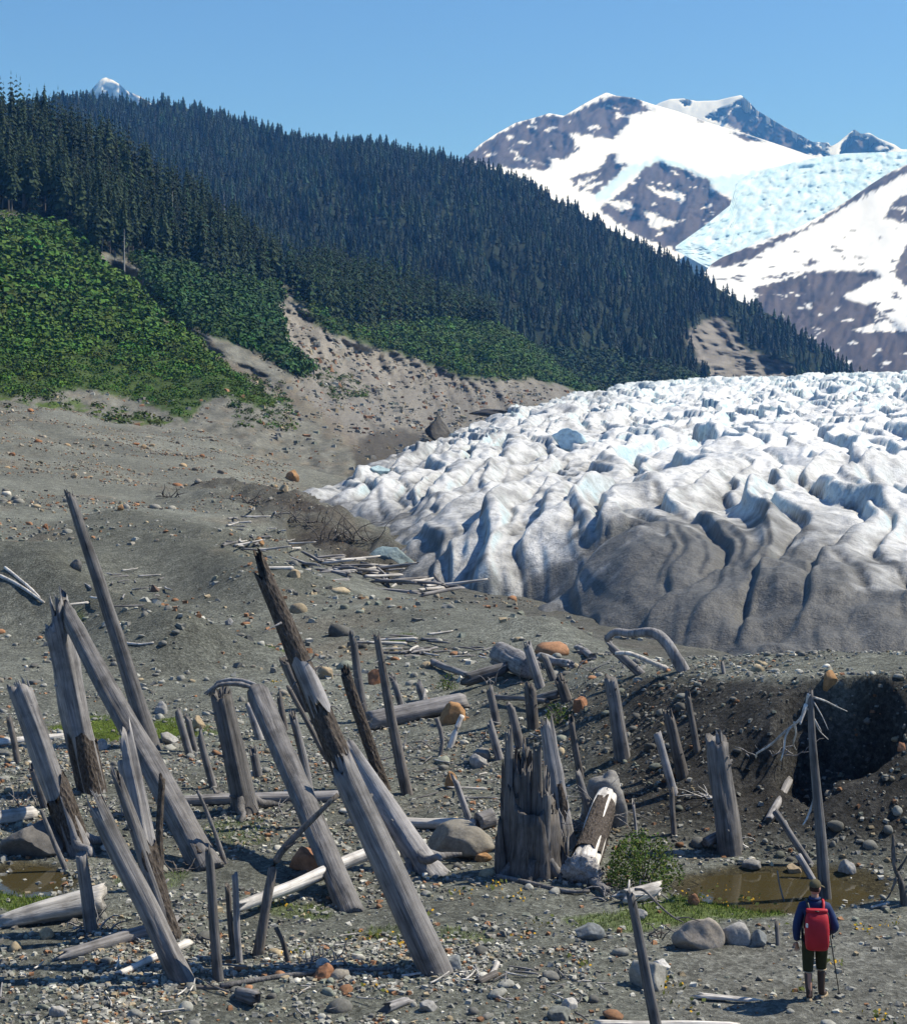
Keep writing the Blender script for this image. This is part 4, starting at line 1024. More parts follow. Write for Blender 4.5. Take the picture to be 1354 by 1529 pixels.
def trunk(name, label, base, top, wb, wt, dY=0.0, m='grey', flare=.0, jag=.25, groove=.055, bow=(0, 0), spl=0, spl_len=.35, bark=None, tw=None, group=None, sink=.35, oval=1.0, cat='dead tree', power=.9, roots=0, wander=.03):
    B = hit(*base); Yb = B.y; T = at(top[0], top[1], Yb + dY)
    d = (T - B).normalized(); B2 = B - d * sink; L = (T - B2).length
    r0 = wb / 2 / F * Yb; r1 = wt / 2 / F * (Yb + dY); s = nseed()
    t = empty(name, B2); t.rotation_mode = 'QUATERNION'; t.rotation_quaternion = zq(d)
    tag(t, label, cat, group)
    link('stem', stem_mesh('stem', L, r0, r1, s, flare, groove, jag * min(1, r1 / .12 + .3), bow, power=power, oval=oval, wander=wander), WOOD[m], t)
    if spl: splinters('splintered_top', r1 * .98, L - jag * .15, spl, spl_len, s, t, WOOD['pale' if m in ('grey', 'pale') else m])
    if bark:
        z0, z1 = bark[0] * L, bark[1] * L; ra = (r0 + (r1 - r0) * bark[0] ** power) * 1.07; rb = (r0 + (r1 - r0) * bark[1] ** power) * 1.07
        b = link('bark', stem_mesh('bark', z1 - z0, ra, rb, s + 500, 0, .10, .5 * min(1, ra * 4), jag0=.4 * min(1, ra * 4), wander=0, cap=False), WOOD['bark'], t); b.location = (0, 0, z0)
    if r0 > .13:
        rk = random.Random(s)
        for k in range(5):
            zk = rk.uniform(.18, .92); a = rk.random() * 6.28; rr = (r0 + (r1 - r0) * zk ** power); dk = Vector((math.cos(a), math.sin(a), .55)).normalized(); p = Vector((0, 0, zk * L)); ln = rr * rk.uniform(1.05, 1.7)
            link('branch_stub', tube_mesh('branch_stub', [p, p + dk * rr * .9, p + dk * ln], [rr * .22, rr * .17, rr * .10], 6, s + k), WOOD[m], t)
    for k in range(roots):
        a = 6.28 * k / roots + .4; l = r0 * 3.2
        pts = [Vector((math.cos(a) * r0 * .5, math.sin(a) * r0 * .5, sink + r0 * 1.2)), Vector((math.cos(a) * r0 * 1.3, math.sin(a) * r0 * 1.3, sink + r0 * .35)), Vector((math.cos(a + .2) * l * .75, math.sin(a + .2) * l * .75, sink)), Vector((math.cos(a + .1) * l, math.sin(a + .1) * l, sink - .12))]
        link('root', tube_mesh('root', smooth_path(pts, 3), [r0 * .45 * (1 - .075 * q) for q in range(10)], 7, s + k), WOOD[m], t)
    if tw: twigs(t, WOOD[tw.get('m', 'pale')], (r1, L * tw.get('a', .4), L * tw.get('b', .95)), s, tw.get('n', 5), tw.get('l', .5), tw.get('up', .1), tw.get('r', .012))
    return t
def log(label, a, b, wa, wb_, m='white', name='fallen_log', jag=.12, groove=.08, group=None, cat='log', lift=0.0, stubs=0, bark=None, flare=0, oval=1.0, spl=0, bow=(0, 0), liftb=None, jag0=None):
    A = hit(a[0], a[1] + wa * .5); Bp = hit(b[0], b[1] + wb_ * .5)
    ra = wa / 2 / F * A.y; rb = wb_ / 2 / F * Bp.y
    A = A + Vector((0, 0, ra * .8 + lift)); Bp = Bp + Vector((0, 0, rb * .8 + (lift if liftb is None else liftb)))
    d = Bp - A; L = d.length; s = nseed()
    t = empty(name, A); t.rotation_mode = 'QUATERNION'; t.rotation_quaternion = zq(d); tag(t, label, cat, group)
    link('stem', stem_mesh('stem', L, ra, rb, s, flare, groove, jag, bow, jag0=jag if jag0 is None else jag0, oval=oval), WOOD[m], t)
    if bark:
        z0, z1 = bark[0] * L, bark[1] * L; r1 = max(ra, rb) * 1.07
        o = link('bark', stem_mesh('bark', z1 - z0, lerp(ra, rb, bark[0]) * 1.2, lerp(ra, rb, bark[1]) * 1.16, s + 500, 0, .1, .25, jag0=.2, wander=0, cap=False), WOOD['bark'], t); o.location = (0, 0, z0)
    rg = random.Random(s)
    for k in range(stubs):
        z = rg.uniform(.15, .9) * L; an = rg.random() * 6.28; l = rg.uniform(.6, 2.2) * ra
        p = Vector((0, 0, z)); dd = Vector((math.cos(an), math.sin(an), .5)).normalized()
        link('branch_stub', tube_mesh('branch_stub', [p, p + dd * (ra * .8), p + dd * (ra + l)], [ra * .3, ra * .22, ra * .12], 6, s + k), WOOD[m], t)
    if spl: splinters('splintered_end', rb * .95, L, spl, .3, s, t, WOOD[m])
    return t
def stick(label, pts, w, m='pale', name='dead_branch', cat='branch', group=None, dY=None, sub=4, ground_all=False, br=()):
    """bent branch: first point stands on the ground at (px, py), the others at given pixels and depth offsets"""
    B = hit(*pts[0][:2]); P = [Vector((0, 0, -.06))]
    for p in pts[1:]:
        if ground_all: q = hit(*p[:2]) + Vector((0, 0, .04 + (p[2] if len(p) > 2 else 0)))
        else: q = at(p[0], p[1], B.y + (p[2] if len(p) > 2 else 0))
        P.append(q - B)
    if ground_all: P[0] = Vector((0, 0, .04))
    path = smooth_path(P, sub); n = len(path); r = [max(.006, lerp(w[0], w[1], i / (n - 1)) / 2 / F * B.y) for i in range(n)]
    t = empty(name, B); tag(t, label, cat, group); s = nseed()
    link('stem', tube_mesh('stem', path, r, 8, s), WOOD[m], t)
    for bp in br:                                   # side branches: list of pixel points
        Q = [at(p[0], p[1], B.y + (p[2] if len(p) > 2 else 0)) - B for p in bp[:-1]]; wv = bp[-1]
        pt = smooth_path(Q, 4); k = len(pt)
        link('branch', tube_mesh('branch', pt, [max(.004, lerp(wv, wv * .3, i / max(1, k - 1)) / 2 / F * B.y) for i in range(k)], 6, s + 7), WOOD[m], t)
    return t

# --- left group
t = trunk('dead_tree', 'tallest slender grey pole with a chipped top, leaning left among broken trunks', (228, 1118), (104, 733), 30, 14, 1.0, 'grey', jag=.35, spl=5, spl_len=.3, wander=.015)
# snapped trunk: the standing stump and its broken top still hinged to it
t = trunk('snapped_tree', 'deeply split standing trunk whose snapped top leans down to the right', (138, 1182), (80, 903), 40, 40, .2, 'pale', jag=.7, groove=.20, spl=14, spl_len=.7, bark=(.02, .38))
b0 = hit(306, 1292); a0 = at(98, 912, hit(138, 1182).y + .1); d = a0 - b0; L = d.length
o = link('leaning_top', stem_mesh('leaning_top', L + .3, 44 / 2 / F * b0.y, 26 / 2 / F * a0.y, 900, .25, .12, .5, wander=.02), WOOD['grey']); o.parent = t
o.matrix_parent_inverse = Matrix.Identity(4); 
def place_child(o, par, loc, quat):
    M = Matrix.LocRotScale(par.location, par.rotation_quaternion if par.rotation_mode == 'QUATERNION' else par.rotation_euler.to_quaternion(), None)
    o.matrix_local = M.inverted() @ Matrix.LocRotScale(loc, quat, None)
place_child(o, t, b0 - d.normalized() * .3, zq(d))
o = link('bark', stem_mesh('bark', 1.3, 42 / 2 / F * b0.y, 36 / 2 / F * b0.y, 901, .15, .1, .5, jag0=.1, wander=0, cap=False), WOOD['bark']); o.parent = t; place_child(o, t, b0, zq(d))
trunk('dead_tree', 'short thick hollow-backed trunk with flared roots beside the brown pool', (118, 1272), (28, 1020), 40, 32, .4, 'pale', flare=.35, jag=.3, groove=.20, spl=6, roots=4, bark=(.10, .45))
trunk('dead_tree', 'small grey post leaning against the hollow-backed trunk', (68, 1205), (48, 1142), 14, 12, .1)
trunk('dead_tree', 'long bare trunk with frayed splintered top leaning left across the front', (272, 1463), (143, 1203), 36, 29, .5, 'grey', jag=.3, spl=16, spl_len=.55, groove=.05)
trunk('dead_tree', 'slim trunk with bark patches standing in a clump of snags', (256, 1400), (171, 1148), 30, 14, .3, 'grey', bark=(.05, .5), jag=.3, spl=3)
trunk('dead_tree', 'jagged topped trunk with dark barked lower half, middle of the clump', (246, 1392), (186, 1102), 34, 30, .8, 'pale', bark=(.02, .58), jag=.55, groove=.18, spl=12, spl_len=.5)
trunk('dead_tree', 'thin dark barked stem growing upright out of the snag clump', (236, 1330), (244, 1158), 14, 10, .3, 'bark', jag=.15, wander=.08)
trunk('dead_tree', 'flat topped grey post standing at the edge of the large white log', (136, 1390), (122, 1274), 21, 17, .0, 'grey', jag=.06, groove=.04)
trunk('dead_tree', 'straight grey post with a step halfway, beside two thin stakes', (328, 1466), (311, 1272), 18, 13, .0, 'grey', jag=.25, groove=.06)
trunk('dead_tree', 'thin brown stake, shorter of a close pair', (348, 1428), (340, 1320), 9, 8, .0, 'dark', jag=.1, groove=.05)
trunk('dead_tree', 'thin grey stake, taller of a close pair', (358, 1437), (350, 1303), 11, 9, .0, 'pale', jag=.1, groove=.05)
stick('crooked dark snag bent to the right, leaning across a big trunk', [(384, 1428), (400, 1340, 0), (412, 1285, .1), (450, 1240, .2), (505, 1186, .3)], (17, 7), 'dark', 'dead_branch', br=[[(425, 1268, .1), (445, 1256, .1), 6]])
stick('thin grey rod leaning left behind the stakes', [(338, 1290), (318, 1235, .1), (295, 1180, .2)], (8, 5), 'grey')
stick('thin stick standing in the brown pool', [(101, 1300), (80, 1255, .1), (62, 1210, .1)], (9, 6), 'grey')
# second snapped trunk, folded over like a hairpin
t = trunk('snapped_tree', 'trunk broken over like a hairpin with a fibrous bend at the top', (367, 1212), (329, 1028), 38, 30, .3, 'grey', jag=.25, groove=.09, flare=.15, roots=3)
b0 = hit(520, 1358); a0 = at(386, 1036, hit(367, 1212).y - .2); d = a0 - b0; L = d.length
o = link('leaning_top', stem_mesh('leaning_top', L + .3, 36 / 2 / F * b0.y, 34 / 2 / F * a0.y, 903, .12, .07, .2, wander=.015), WOOD['grey']); o.parent = t; place_child(o, t, b0 - d.normalized() * .3, zq(d))
B = hit(367, 1212); rg = random.Random(3)
for k in range(9):
    yy = B.y + .1 + rg.uniform(-.15, .15); e = rg.uniform(-3, 5)
    pts = [at(312 + rg.uniform(-8, 10), 1034 + e, yy), at(325, 1021 + e * .8, yy), at(352, 1017 + e, yy - .1), at(380, 1024 + e, yy - .25), at(394, 1034 + e, yy - .3)]
    o = link('splinter', tube_mesh('splinter', smooth_path(pts, 3), [.02 + .02 * math.sin(math.pi * q / 12) for q in range(13)], 5, k), WOOD['pale']); o.parent = t
    place_child(o, t, Vector((0, 0, 0)), Quaternion())
for lab, b, tp, wb, wt, mm in [
    ('left one of two grey stakes standing by the mossy stream', (284, 1126), (265, 1062), 12, 11, 'grey'), ('right one of two grey stakes standing by the mossy stream', (292, 1122), (279, 1066), 10, 9, 'grey'),
    ('grey forked stake in front of the stream stakes', (319, 1176), (297, 1092), 12, 10, 'grey'), ('slim pointed post between the legs of the hairpin trunk', (388, 1104), (371, 1050), 13, 10, 'pale'),
    ('knee-high round post beside the hairpin trunk foot', (386, 1160), (378, 1118), 15, 12, 'grey'), ('dark broken stub on the far left beside the pool snags', (28, 1140), (14, 1072), 10, 9, 'dark'),
    ('low square stub behind the hairpin trunk', (330, 1200), (326, 1178), 16, 15, 'grey')]:
    trunk('dead_tree', lab, b, tp, wb, wt, .1, mm, jag=.2, spl=2, spl_len=.2, sink=.2)
# --- centre
t = trunk('dead_tree', 'longest leaning trunk, dark bark above and smooth grey wood below a ragged break', (650, 1450), (506, 1136), 50, 40, .7, 'grey', jag=.35, groove=.05, spl=8, spl_len=.4, wander=.008)
b0 = at(520, 1160, hit(650, 1450).y + .85); a0 = at(383, 833, b0.y + 1.0); d = a0 - b0; L = d.length
o = link('upper_stem', stem_mesh('upper_stem', L, 38 / 2 / F * b0.y, 23 / 2 / F * a0.y, 907, 0, .08, .45, wander=.012, jag0=.3), WOOD['bark']); o.parent = t; place_child(o, t, b0, zq(d)); o['label'] = 'dark barked upper half'
o2 = link('bare_patch', stem_mesh('bare_patch', .85, 33 / 2 / F * b0.y, 31 / 2 / F * b0.y, 908, 0, .05, .3, jag0=.3, wander=0, cap=False), WOOD['pale']); o2.parent = t; place_child(o2, t, b0 + d.normalized() * L * .28 + Vector((.02, -.03, 0)), zq(d))
for k, (p0, p1, p2) in enumerate([((440, 990), (465, 985), (470, 970)), ((455, 1015), (440, 1020), (436, 1030)), ((470, 1060), (500, 1055), (515, 1075)), ((420, 930), (410, 935), (392, 945))]):
    yy = a0.y - .5; o = link('branch', tube_mesh('branch', smooth_path([at(*p0, yy), at(*p1, yy - .1), at(*p2, yy - .2)], 4), [.025, .02, .018, .015, .012, .01, .008, .006, .005], 5, k), WOOD['pale']); o.parent = t; place_child(o, t, Vector((0, 0, 0)), Quaternion())
trunk('dead_tree', 'pale leaning trunk with spreading roots tucked behind the longest leaning trunk', (635, 1298), (514, 1108), 40, 22, 1.0, 'pale', flare=.35, jag=.2, groove=.14, roots=4, spl=3)
for lab, b, tp, wb, wt, mm, kw in [
    ('pale twisted slender trunk beside the hairpin trunk', (473, 1235), (438, 1062), 15, 11, 'pale', dict(wander=.05, spl=3)),
    ('very thin dark pole crossing in front of the dark barked trunk', (492, 1138), (431, 1026), 9, 7, 'dark', {}),
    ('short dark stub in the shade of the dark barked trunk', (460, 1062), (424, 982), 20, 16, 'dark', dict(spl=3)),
    ('narrow dark stake left of the dark barked trunk', (427, 1090), (416, 1037), 10, 9, 'dark', {}),
    ('two-pronged grey snag behind the bristly one', (545, 1078), (526, 948), 14, 11, 'grey', dict(spl=5, spl_len=.6, tw=dict(n=4, l=.6))),
    ('bristly barked snag covered in fine dead twigs', (576, 1180), (514, 998), 19, 16, 'bark', dict(tw=dict(n=26, l=.6, a=.15, b=.95, r=.008), wander=.04)),
    ('straight slim dark trunk standing alone left of the big fallen log', (607, 1186), (562, 946), 19, 10, 'dark', dict(tw=dict(n=5, l=.5), spl=2)),
    ('grey post leaning behind the slim dark trunk', (600, 1056), (584, 1006), 11, 9, 'grey', {}), ('stubby pale post near the white driftwood heap', (634, 1046), (624, 1020), 13, 11, 'pale', {}),
    ('small split stake leaning over the flat grey boulder', (706, 1238), (677, 1158), 12, 9, 'pale', dict(wander=.02)),
    ('bleached post rising behind the cut log end', (807, 1027), (786, 960), 15, 13, 'pale', dict(jag=.2, spl=3)), ('shorter post to the right of the cut log end', (826, 1016), (812, 979), 13, 11, 'grey', {}),
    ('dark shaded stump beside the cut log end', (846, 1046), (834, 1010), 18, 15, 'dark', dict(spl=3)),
    ('grey post on the slope above the rotten stump, left of two', (742, 1084), (730, 1026), 14, 11, 'grey', {}), ('slim grey post rising behind the rotten stump', (776, 1116), (761, 1050), 16, 12, 'grey', dict(jag=.15)),
    ('leaning grey post left of the rotten stump', (746, 1134), (729, 1074), 15, 11, 'pale', {}), ('dark snag with a knotted broken head', (797, 1088), (791, 1024), 18, 18, 'dark', dict(jag=.3, spl=6, tw=dict(n=4, l=.3))),
    ('thin dark pole standing beside the round grey boulder', (867, 1164), (852, 1070), 12, 9, 'dark', {}), ('leaning plank-like stake behind the root log', (887, 1238), (862, 1153), 14, 11, 'grey', {}),
    ('solitary thick grey post standing on the gravel slope', (930, 1132), (911, 1010), 26, 19, 'grey', dict(jag=.12, groove=.12)),
    ('slim round topped post in front of the dark bank', (1006, 1184), (980, 1093), 13, 12, 'pale', dict(jag=.05)), ('dark split post behind the slim round topped one', (1018, 1158), (996, 1062), 20, 15, 'dark', dict(spl=3, groove=.14)),
    ('thin notched stake high on the dark bank', (1040, 1122), (1025, 1033), 12, 9, 'dark', dict(spl=2)), ('thin split stick below the slim round topped post', (1006, 1246), (1002, 1178), 9, 8, 'dark', {}),
    ('stout furrowed trunk standing at the edge of the right pond', (1088, 1272), (1068, 1097), 38, 31, 'grey', dict(jag=.2, groove=.14, spl=6, spl_len=.3)),
    ('short brown post leaning on the bank above the hiker', (1208, 1290), (1155, 1210), 11, 10, 'grey', dict(jag=.05)), ('stub of grey wood beside the tall branching pole', (1214, 1318), (1190, 1275), 12, 10, 'pale', dict(jag=.05)),
    ('tiny stake standing on the crest of the bank', (1080, 1006), (1077, 988), 6, 6, 'grey', {}), ('short weathered stake beside the split boulder', (1161, 1411), (1159, 1376), 7, 7, 'grey', dict(jag=.05)),
    ('grey stick post behind the pond shrub', (950, 1250), (945, 1195), 6, 4, 'pale', {})]:
    trunk('dead_tree', lab, b, tp, wb, wt, kw.pop('dY', .2), mm, **kw)
# --- the big rotten stump: a bundle of standing slabs
B = hit(800, 1302); t = empty('rotten_stump', B); tag(t, 'broad rotten stump split into tall jagged slabs with a spike on the left', 'stump')
rg = random.Random(12); ppm = F / B.y
slabs = [(764, 1092, 15), (758, 1160, 14), (775, 1125, 18), (786, 1118, 20), (796, 1112, 16), (804, 1120, 14), (812, 1150, 15), (772, 1160, 16), (790, 1180, 18), (820, 1205, 18), (800, 1165, 16), (832, 1238, 18), (842, 1262, 18), (750, 1230, 12), (762, 1190, 16), (815, 1180, 20)]
for k, (px, py, w) in enumerate(slabs):
    x = (px - 800) / ppm + rg.uniform(-.02, .02); yo = rg.uniform(-.32, .30) * (1 - .5 * abs(px - 798) / 50); h = (1302 - py) / ppm
    o = link('slab', stem_mesh('slab', h + .2, w / ppm * rg.uniform(.62, .8), w / ppm * .36, 930 + k, .25, .22, .45, oval=1.25, wander=.015), WOOD['dark' if k % 3 else 'grey'], t); o.location = (x * 1.02, yo, -.2); o.rotation_euler = (rg.uniform(-.03, .03), -x * .06 + rg.uniform(-.02, .02), rg.random() * 3)
o = link('core', stem_mesh('core', 1.7, .58, .42, 960, .2, .15, .5), WOOD['dark'], t); o.location = (-.02, .05, -.2)
for k in range(7):
    a = 6.28 * k / 7; pts = [Vector((math.cos(a) * .4, math.sin(a) * .35, .3)), Vector((math.cos(a) * .62, math.sin(a) * .5, .08)), Vector((math.cos(a) * .85, math.sin(a) * .7, -.1))]
    link('root', tube_mesh('root', smooth_path(pts, 3), [.14, .12, .11, .10, .08, .06, .04], 7, k), WOOD['grey'], t)
# --- knotty trunk with rootlets right of it
t = trunk('dead_tree', 'knotty grey trunk with dangling rootlets, right beside the rotten stump', (842, 1262), (814, 1076), 34, 18, .1, 'pale', jag=.3, groove=.22, flare=.3, bark=(.3, .62), tw=dict(n=16, l=.9, a=.1, b=.7, up=-.3, r=.014), spl=4)
stick('pale forked dead branch hanging against the rotten stump', [(812, 1268), (802, 1245, -.3), (806, 1232, -.35), (818, 1218, -.4)], (5, 3), 'white', br=[[(806, 1236, -.35), (790, 1242, -.4), (785, 1240, -.4), 3], [(804, 1250, -.3), (796, 1266, -.3), (812, 1284, -.3), 3]])
# --- tall branching pole on the right
t = trunk('dead_tree', 'tall thin pole with white dead branches spreading from its top', (1231, 1346), (1208, 1030), 20, 9, .3, 'grey', jag=.2, groove=.06, spl=2, wander=.02)
yb = hit(1231, 1346).y + .25
for k, (pts, w) in enumerate([([(1207, 1036), (1203, 1055), (1193, 1075), (1172, 1092), (1150, 1112), (1130, 1125), (1128, 1132)], 6), ([(1203, 1052), (1198, 1068), (1194, 1082)], 7), ([(1185, 1078), (1188, 1095), (1184, 1110), (1188, 1120)], 3.5), ([(1180, 1085), (1172, 1100), (1170, 1118), (1165, 1136)], 4),
                           ([(1214, 1041), (1232, 1047), (1250, 1056), (1264, 1062)], 4), ([(1214, 1048), (1226, 1068), (1236, 1090)], 2.5), ([(1213, 1070), (1222, 1090), (1236, 1104)], 2.5), ([(1216, 1188), (1211, 1205), (1204, 1222), (1198, 1232)], 5), ([(1205, 1058), (1216, 1075), (1226, 1092)], 3)]):
    q = smooth_path([at(p[0], p[1], yb - .1 * i * (1 if k % 2 else -1)) for i, p in enumerate(pts)], 3); n = len(q)
    o = link('branch', tube_mesh('branch', q, [lerp(w, w * .35, i / (n - 1)) / 2 / F * yb for i in range(n)], 6, k), WOOD['white']); o.parent = t; place_child(o, t, Vector((0, 0, 0)), Quaternion())
# --- front right leaning pole
t = trunk('dead_tree', 'leaning grey pole with a drooping dead branch, base below the white half-buried log', (982, 1545), (941, 1330), 20, 13, .2, 'grey', jag=.1, groove=.07, spl=4, spl_len=.15)
yb = hit(982, 1545).y + .15
for k, (pts, w) in enumerate([([(948, 1328), (962, 1330), (982, 1350), (1003, 1368), (1020, 1377)], 5), ([(1008, 1372), (1025, 1370), (1045, 1376)], 3), ([(945, 1360), (948, 1345), (962, 1335)], 3)]):
    q = smooth_path([at(p[0], p[1], yb - .1 * i) for i, p in enumerate(pts)], 3); n = len(q)
    o = link('branch', tube_mesh('branch', q, [lerp(w, w * .4, i / (n - 1)) / 2 / F * yb for i in range(n)], 6, k), WOOD['dark']); o.parent = t; place_child(o, t, Vector((0, 0, 0)), Quaternion())
stick('gnarled upright root at the right-hand pond edge', [(1350, 1352), (1345, 1320, 0), (1334, 1290, .1), (1333, 1246, .2)], (12, 4), 'dark', 'dead_root', 'root', br=[[(1340, 1300, 0), (1350, 1285, 0), (1362, 1262, 0), 5], [(1338, 1310, 0), (1328, 1335, 0), (1318, 1348, 0), 5], [(1345, 1330, 0), (1358, 1322, 0), (1375, 1340, 0), 6]])
trunk('dead_tree', 'weathered post standing right of the gnarled root', (1440, 1340), (1425, 1130), 26, 20, .1, 'grey')
# --- fallen logs
log('big bleached log with a broad root end, lying beside the flat topped post', (-10, 1376), (160, 1336), 22, 56, 'white', flare=0, jag=.15, oval=.85, jag0=.3)
log('thick grey fallen log lying across the middle of the stones', (548, 1076), (695, 1044), 30, 27, 'pale', jag=.12, stubs=1)
log('shaded grey log continuing behind the thick fallen log', (692, 1022), (760, 1002), 20, 18, 'grey', jag=.3, lift=.15, spl=5)
log('thick cut log with its round end facing out, propped on the slope', (748, 985), (792, 1000), 40, 32, 'pale', jag=.04, lift=.25, liftb=.1)
log('grey log lying behind the bleached post', (806, 985), (852, 996), 14, 12, 'pale', lift=.1)
log('shaded log under the dark stump beside the cut log', (795, 1050), (838, 1040), 14, 13, 'grey', lift=.1)
log('long pale pole lying left of the dark snag with knotted head', (735, 1046), (818, 1052), 8, 7, 'pale', lift=.12)
log('grey pole lying on the slope up to the cut log end', (646, 990), (702, 1012), 10, 9, 'pale', lift=.05)
log('long bleached log lying behind the flat grey boulder', (520, 1224), (718, 1230), 17, 16, 'white', jag=.15)
log('bleached flat log propped behind the hairpin trunk foot', (350, 1366), (552, 1300), 20, 23, 'white', jag=.18, lift=.12, oval=.8, liftb=.35)
log('weathered log lying in the shadow of the snag clump', (85, 1428), (276, 1374), 18, 20, 'pale', jag=.3, stubs=2)
log('short white bough under the long bare leaning trunk', (172, 1456), (280, 1408), 9, 13, 'white', stubs=2)
log('grey log lying across the ground behind the hairpin trunk', (268, 1194), (508, 1188), 15, 18, 'pale', jag=.15)
log('cut pale log end beside the large slab boulder', (-20, 1222), (52, 1212), 22, 20, 'white', jag=.05)
log('white pole lying beyond the pool snags', (-10, 1108), (100, 1098), 10, 8, 'white')
t = log('mossy barked log with a ragged white root plate, lying against the round boulder', (868, 1300), (912, 1196), 40, 30, 'white', bark=(.12, .72), jag=.15, groove=.15, flare=.25, lift=.05, liftb=.35)
V_, F_ = rock_shape(4, 77, 6, .2, .25); V_ = V_ * (1 + .22 * fbm(V_[:, 0] * 7, V_[:, 1] * 7 + V_[:, 2] * 5, 4, 8, .7))[:, None] * np.array([.34, .31, .13])
link('root_plate', mesh_np('root_plate', V_, F_), WOOD['pale'], t)
log('short grey chunk of log in front of the root plate', (884, 1314), (906, 1332), 16, 14, 'grey', jag=.05)
log('white broken log by the pond shrub', (925, 1340), (988, 1326), 22, 24, 'white', stubs=3, jag=.2)
log('half-buried white log on the gravel in front', (885, 1526), (1110, 1528), 14, 13, 'white', jag=.2, lift=-.03)
log('weathered plank lying in the shadow beside the hiker', (1036, 1486), (1128, 1494), 12, 8, 'white', jag=.2, oval=.7)
log('grey log poking out under the stout furrowed trunk', (1052, 1266), (1082, 1248), 15, 14, 'pale', jag=.03, lift=.1)
log('blue grey log lying in the shaded hollow of the bank', (1146, 1226), (1178, 1170), 11, 12, 'pale', jag=.2)
log('dark chunk of charred driftwood with a pale face', (712, 1468), (742, 1452), 11, 12, 'dark', jag=.05)
log('hollow broken chunk of log in the front gravel', (572, 1506), (612, 1492), 16, 13, 'pale', jag=.2)
log('frayed grey driftwood lump beside the long bare trunk foot', (352, 1482), (388, 1490), 18, 24, 'grey', jag=.25, groove=.2)
log('splintered dark board lying in front of the straight grey post', (262, 1474), (350, 1474), 8, 7, 'dark', jag=.3)
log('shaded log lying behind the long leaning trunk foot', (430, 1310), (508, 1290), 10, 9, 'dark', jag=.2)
log('bleached block of log standing behind the flat boulder', (712, 1226), (738, 1218), 26, 26, 'pale', jag=.05)
# bent trunk on the crest of the bank
B = hit(1022, 1000); t = empty('bent_tree', B); tag(t, 'bent grey trunk bowed over on the crest of the bank before the ice', 'dead tree')
P = smooth_path([Vector((0, 0, -.1))] + [at(*p) - B for p in ((1005, 975, B.y), (985, 950, B.y + .1), (965, 944, B.y + .3), (940, 946, B.y + .6), (918, 944, B.y + .8), (905, 955, B.y + 1.0))], 5)
link('stem', tube_mesh('stem', P, [.17 - .003 * k for k in range(len(P))], 10, 4, .08), WOOD['pale'], t)
trunk('dead_tree', 'short forked post leaning beside the bent trunk on the crest', (955, 1006), (906, 960), 15, 11, .3, 'pale')
stick('long thin branch lying on the crest beside the bent trunk', [(1003, 1000), (975, 990, .1), (940, 976, .2), (918, 976, .3)], (8, 6), 'white')
log('ragged chunk of wood on the slope left of the forked crest post', (862, 968), (884, 984), 9, 11, 'pale', lift=.1)
# smaller sticks and roots seen singly
ST = [('long curved branch lying in front of the longest leaning trunk foot', [(330, 1478), (420, 1462), (500, 1455), (575, 1452), (590, 1448)], (9, 4), 'grey'),
      ('thin pale branch lying on the gravel right of the longest trunk', [(600, 1462), (640, 1456), (672, 1449)], (5, 3), 'white'),
      ('dark branch lying before the mossy log', [(742, 1312), (790, 1322), (845, 1334), (880, 1334)], (8, 5), 'grey'),
      ('white stick leaning out of the stones below the orange boulder', [(670, 1118), (680, 1092, .1), (690, 1068, .25)], (10, 8), 'white'),
      ('curled pale root beside the white stick', [(656, 1130), (660, 1110, .1), (657, 1088, .15), (651, 1072, .2)], (6, 7), 'pale'),
      ('thin white stick leaning on the hollow of the bank', [(1190, 1262), (1180, 1242), (1172, 1225)], (3, 2), 'white'),
      ('pale sticks lying far left at the foot of the silt mound', [(0, 862), (30, 882), (66, 905)], (6, 4), 'white'),
      ('second pale stick beside the silt mound foot', [(8, 858), (40, 880), (60, 898)], (5, 3), 'white'),
      ('pale branch lying right of the leaning tall pole', [(188, 962), (210, 964), (230, 962)], (4, 3), 'white'),
      ('short white bough on the gravel left of the front pole', [(742, 1442), (736, 1455), (725, 1466)], (9, 6), 'white'),
      ('forked dry branch standing in front of the crooked dark snag', [(432, 1440), (424, 1410), (412, 1385)], (9, 6), 'dark'),
      ('thin bowed dead stem standing at the pond edge', [(1172, 1350), (1163, 1320), (1160, 1300)], (3, 2), 'pale'),
      ('white hooked stick lying at the right pond edge', [(1300, 1358), (1318, 1354), (1326, 1352)], (4, 5), 'white')]
for lab, pts, w, m in ST:
    up = any(len(p) > 2 for p in pts) or 'standing' in lab or 'leaning on' in lab
    stick(lab, pts, w, m, ground_all=not up, sub=4)
# brushy tangles of thin dead twigs
def tangle(label, px, py, wpx, hpx, n, m, seed, name='twig_tangle'):
    B = hit(px, py); s = B.y / F; rg = random.Random(seed); t = empty(name, B); tag(t, label, 'twigs')
    for k in range(n):
        p = Vector((rg.uniform(-.5, .5) * wpx * s, rg.uniform(-.2, .2), -.02)); pts = [p]; d = Vector((rg.uniform(-1, 1), rg.uniform(-.6, .6), rg.uniform(.2, 1.2))).normalized(); l = hpx * s * rg.uniform(.5, 1.2)
        for j in range(5):
            d = (d + Vector((rg.uniform(-.5, .5), rg.uniform(-.4, .4), rg.uniform(-.55, .25)))).normalized(); q = pts[-1] + d * l / 5; q.z = max(q.z, .01); pts.append(q)
        r = rg.uniform(.009, .021) * max(1, B.y / 45); link('twig', tube_mesh('twig', pts, [r, r, r * .8, r * .7, r * .5, r * .3], 4, seed + k), WOOD[m], t)
tangle('tangle of dead twigs in front of the crooked snag', 480, 1440, 90, 55, 18, 'pale', 1)
tangle('brushy tangle at the foot of the snag clump', 262, 1300, 60, 36, 20, 'dark', 2)
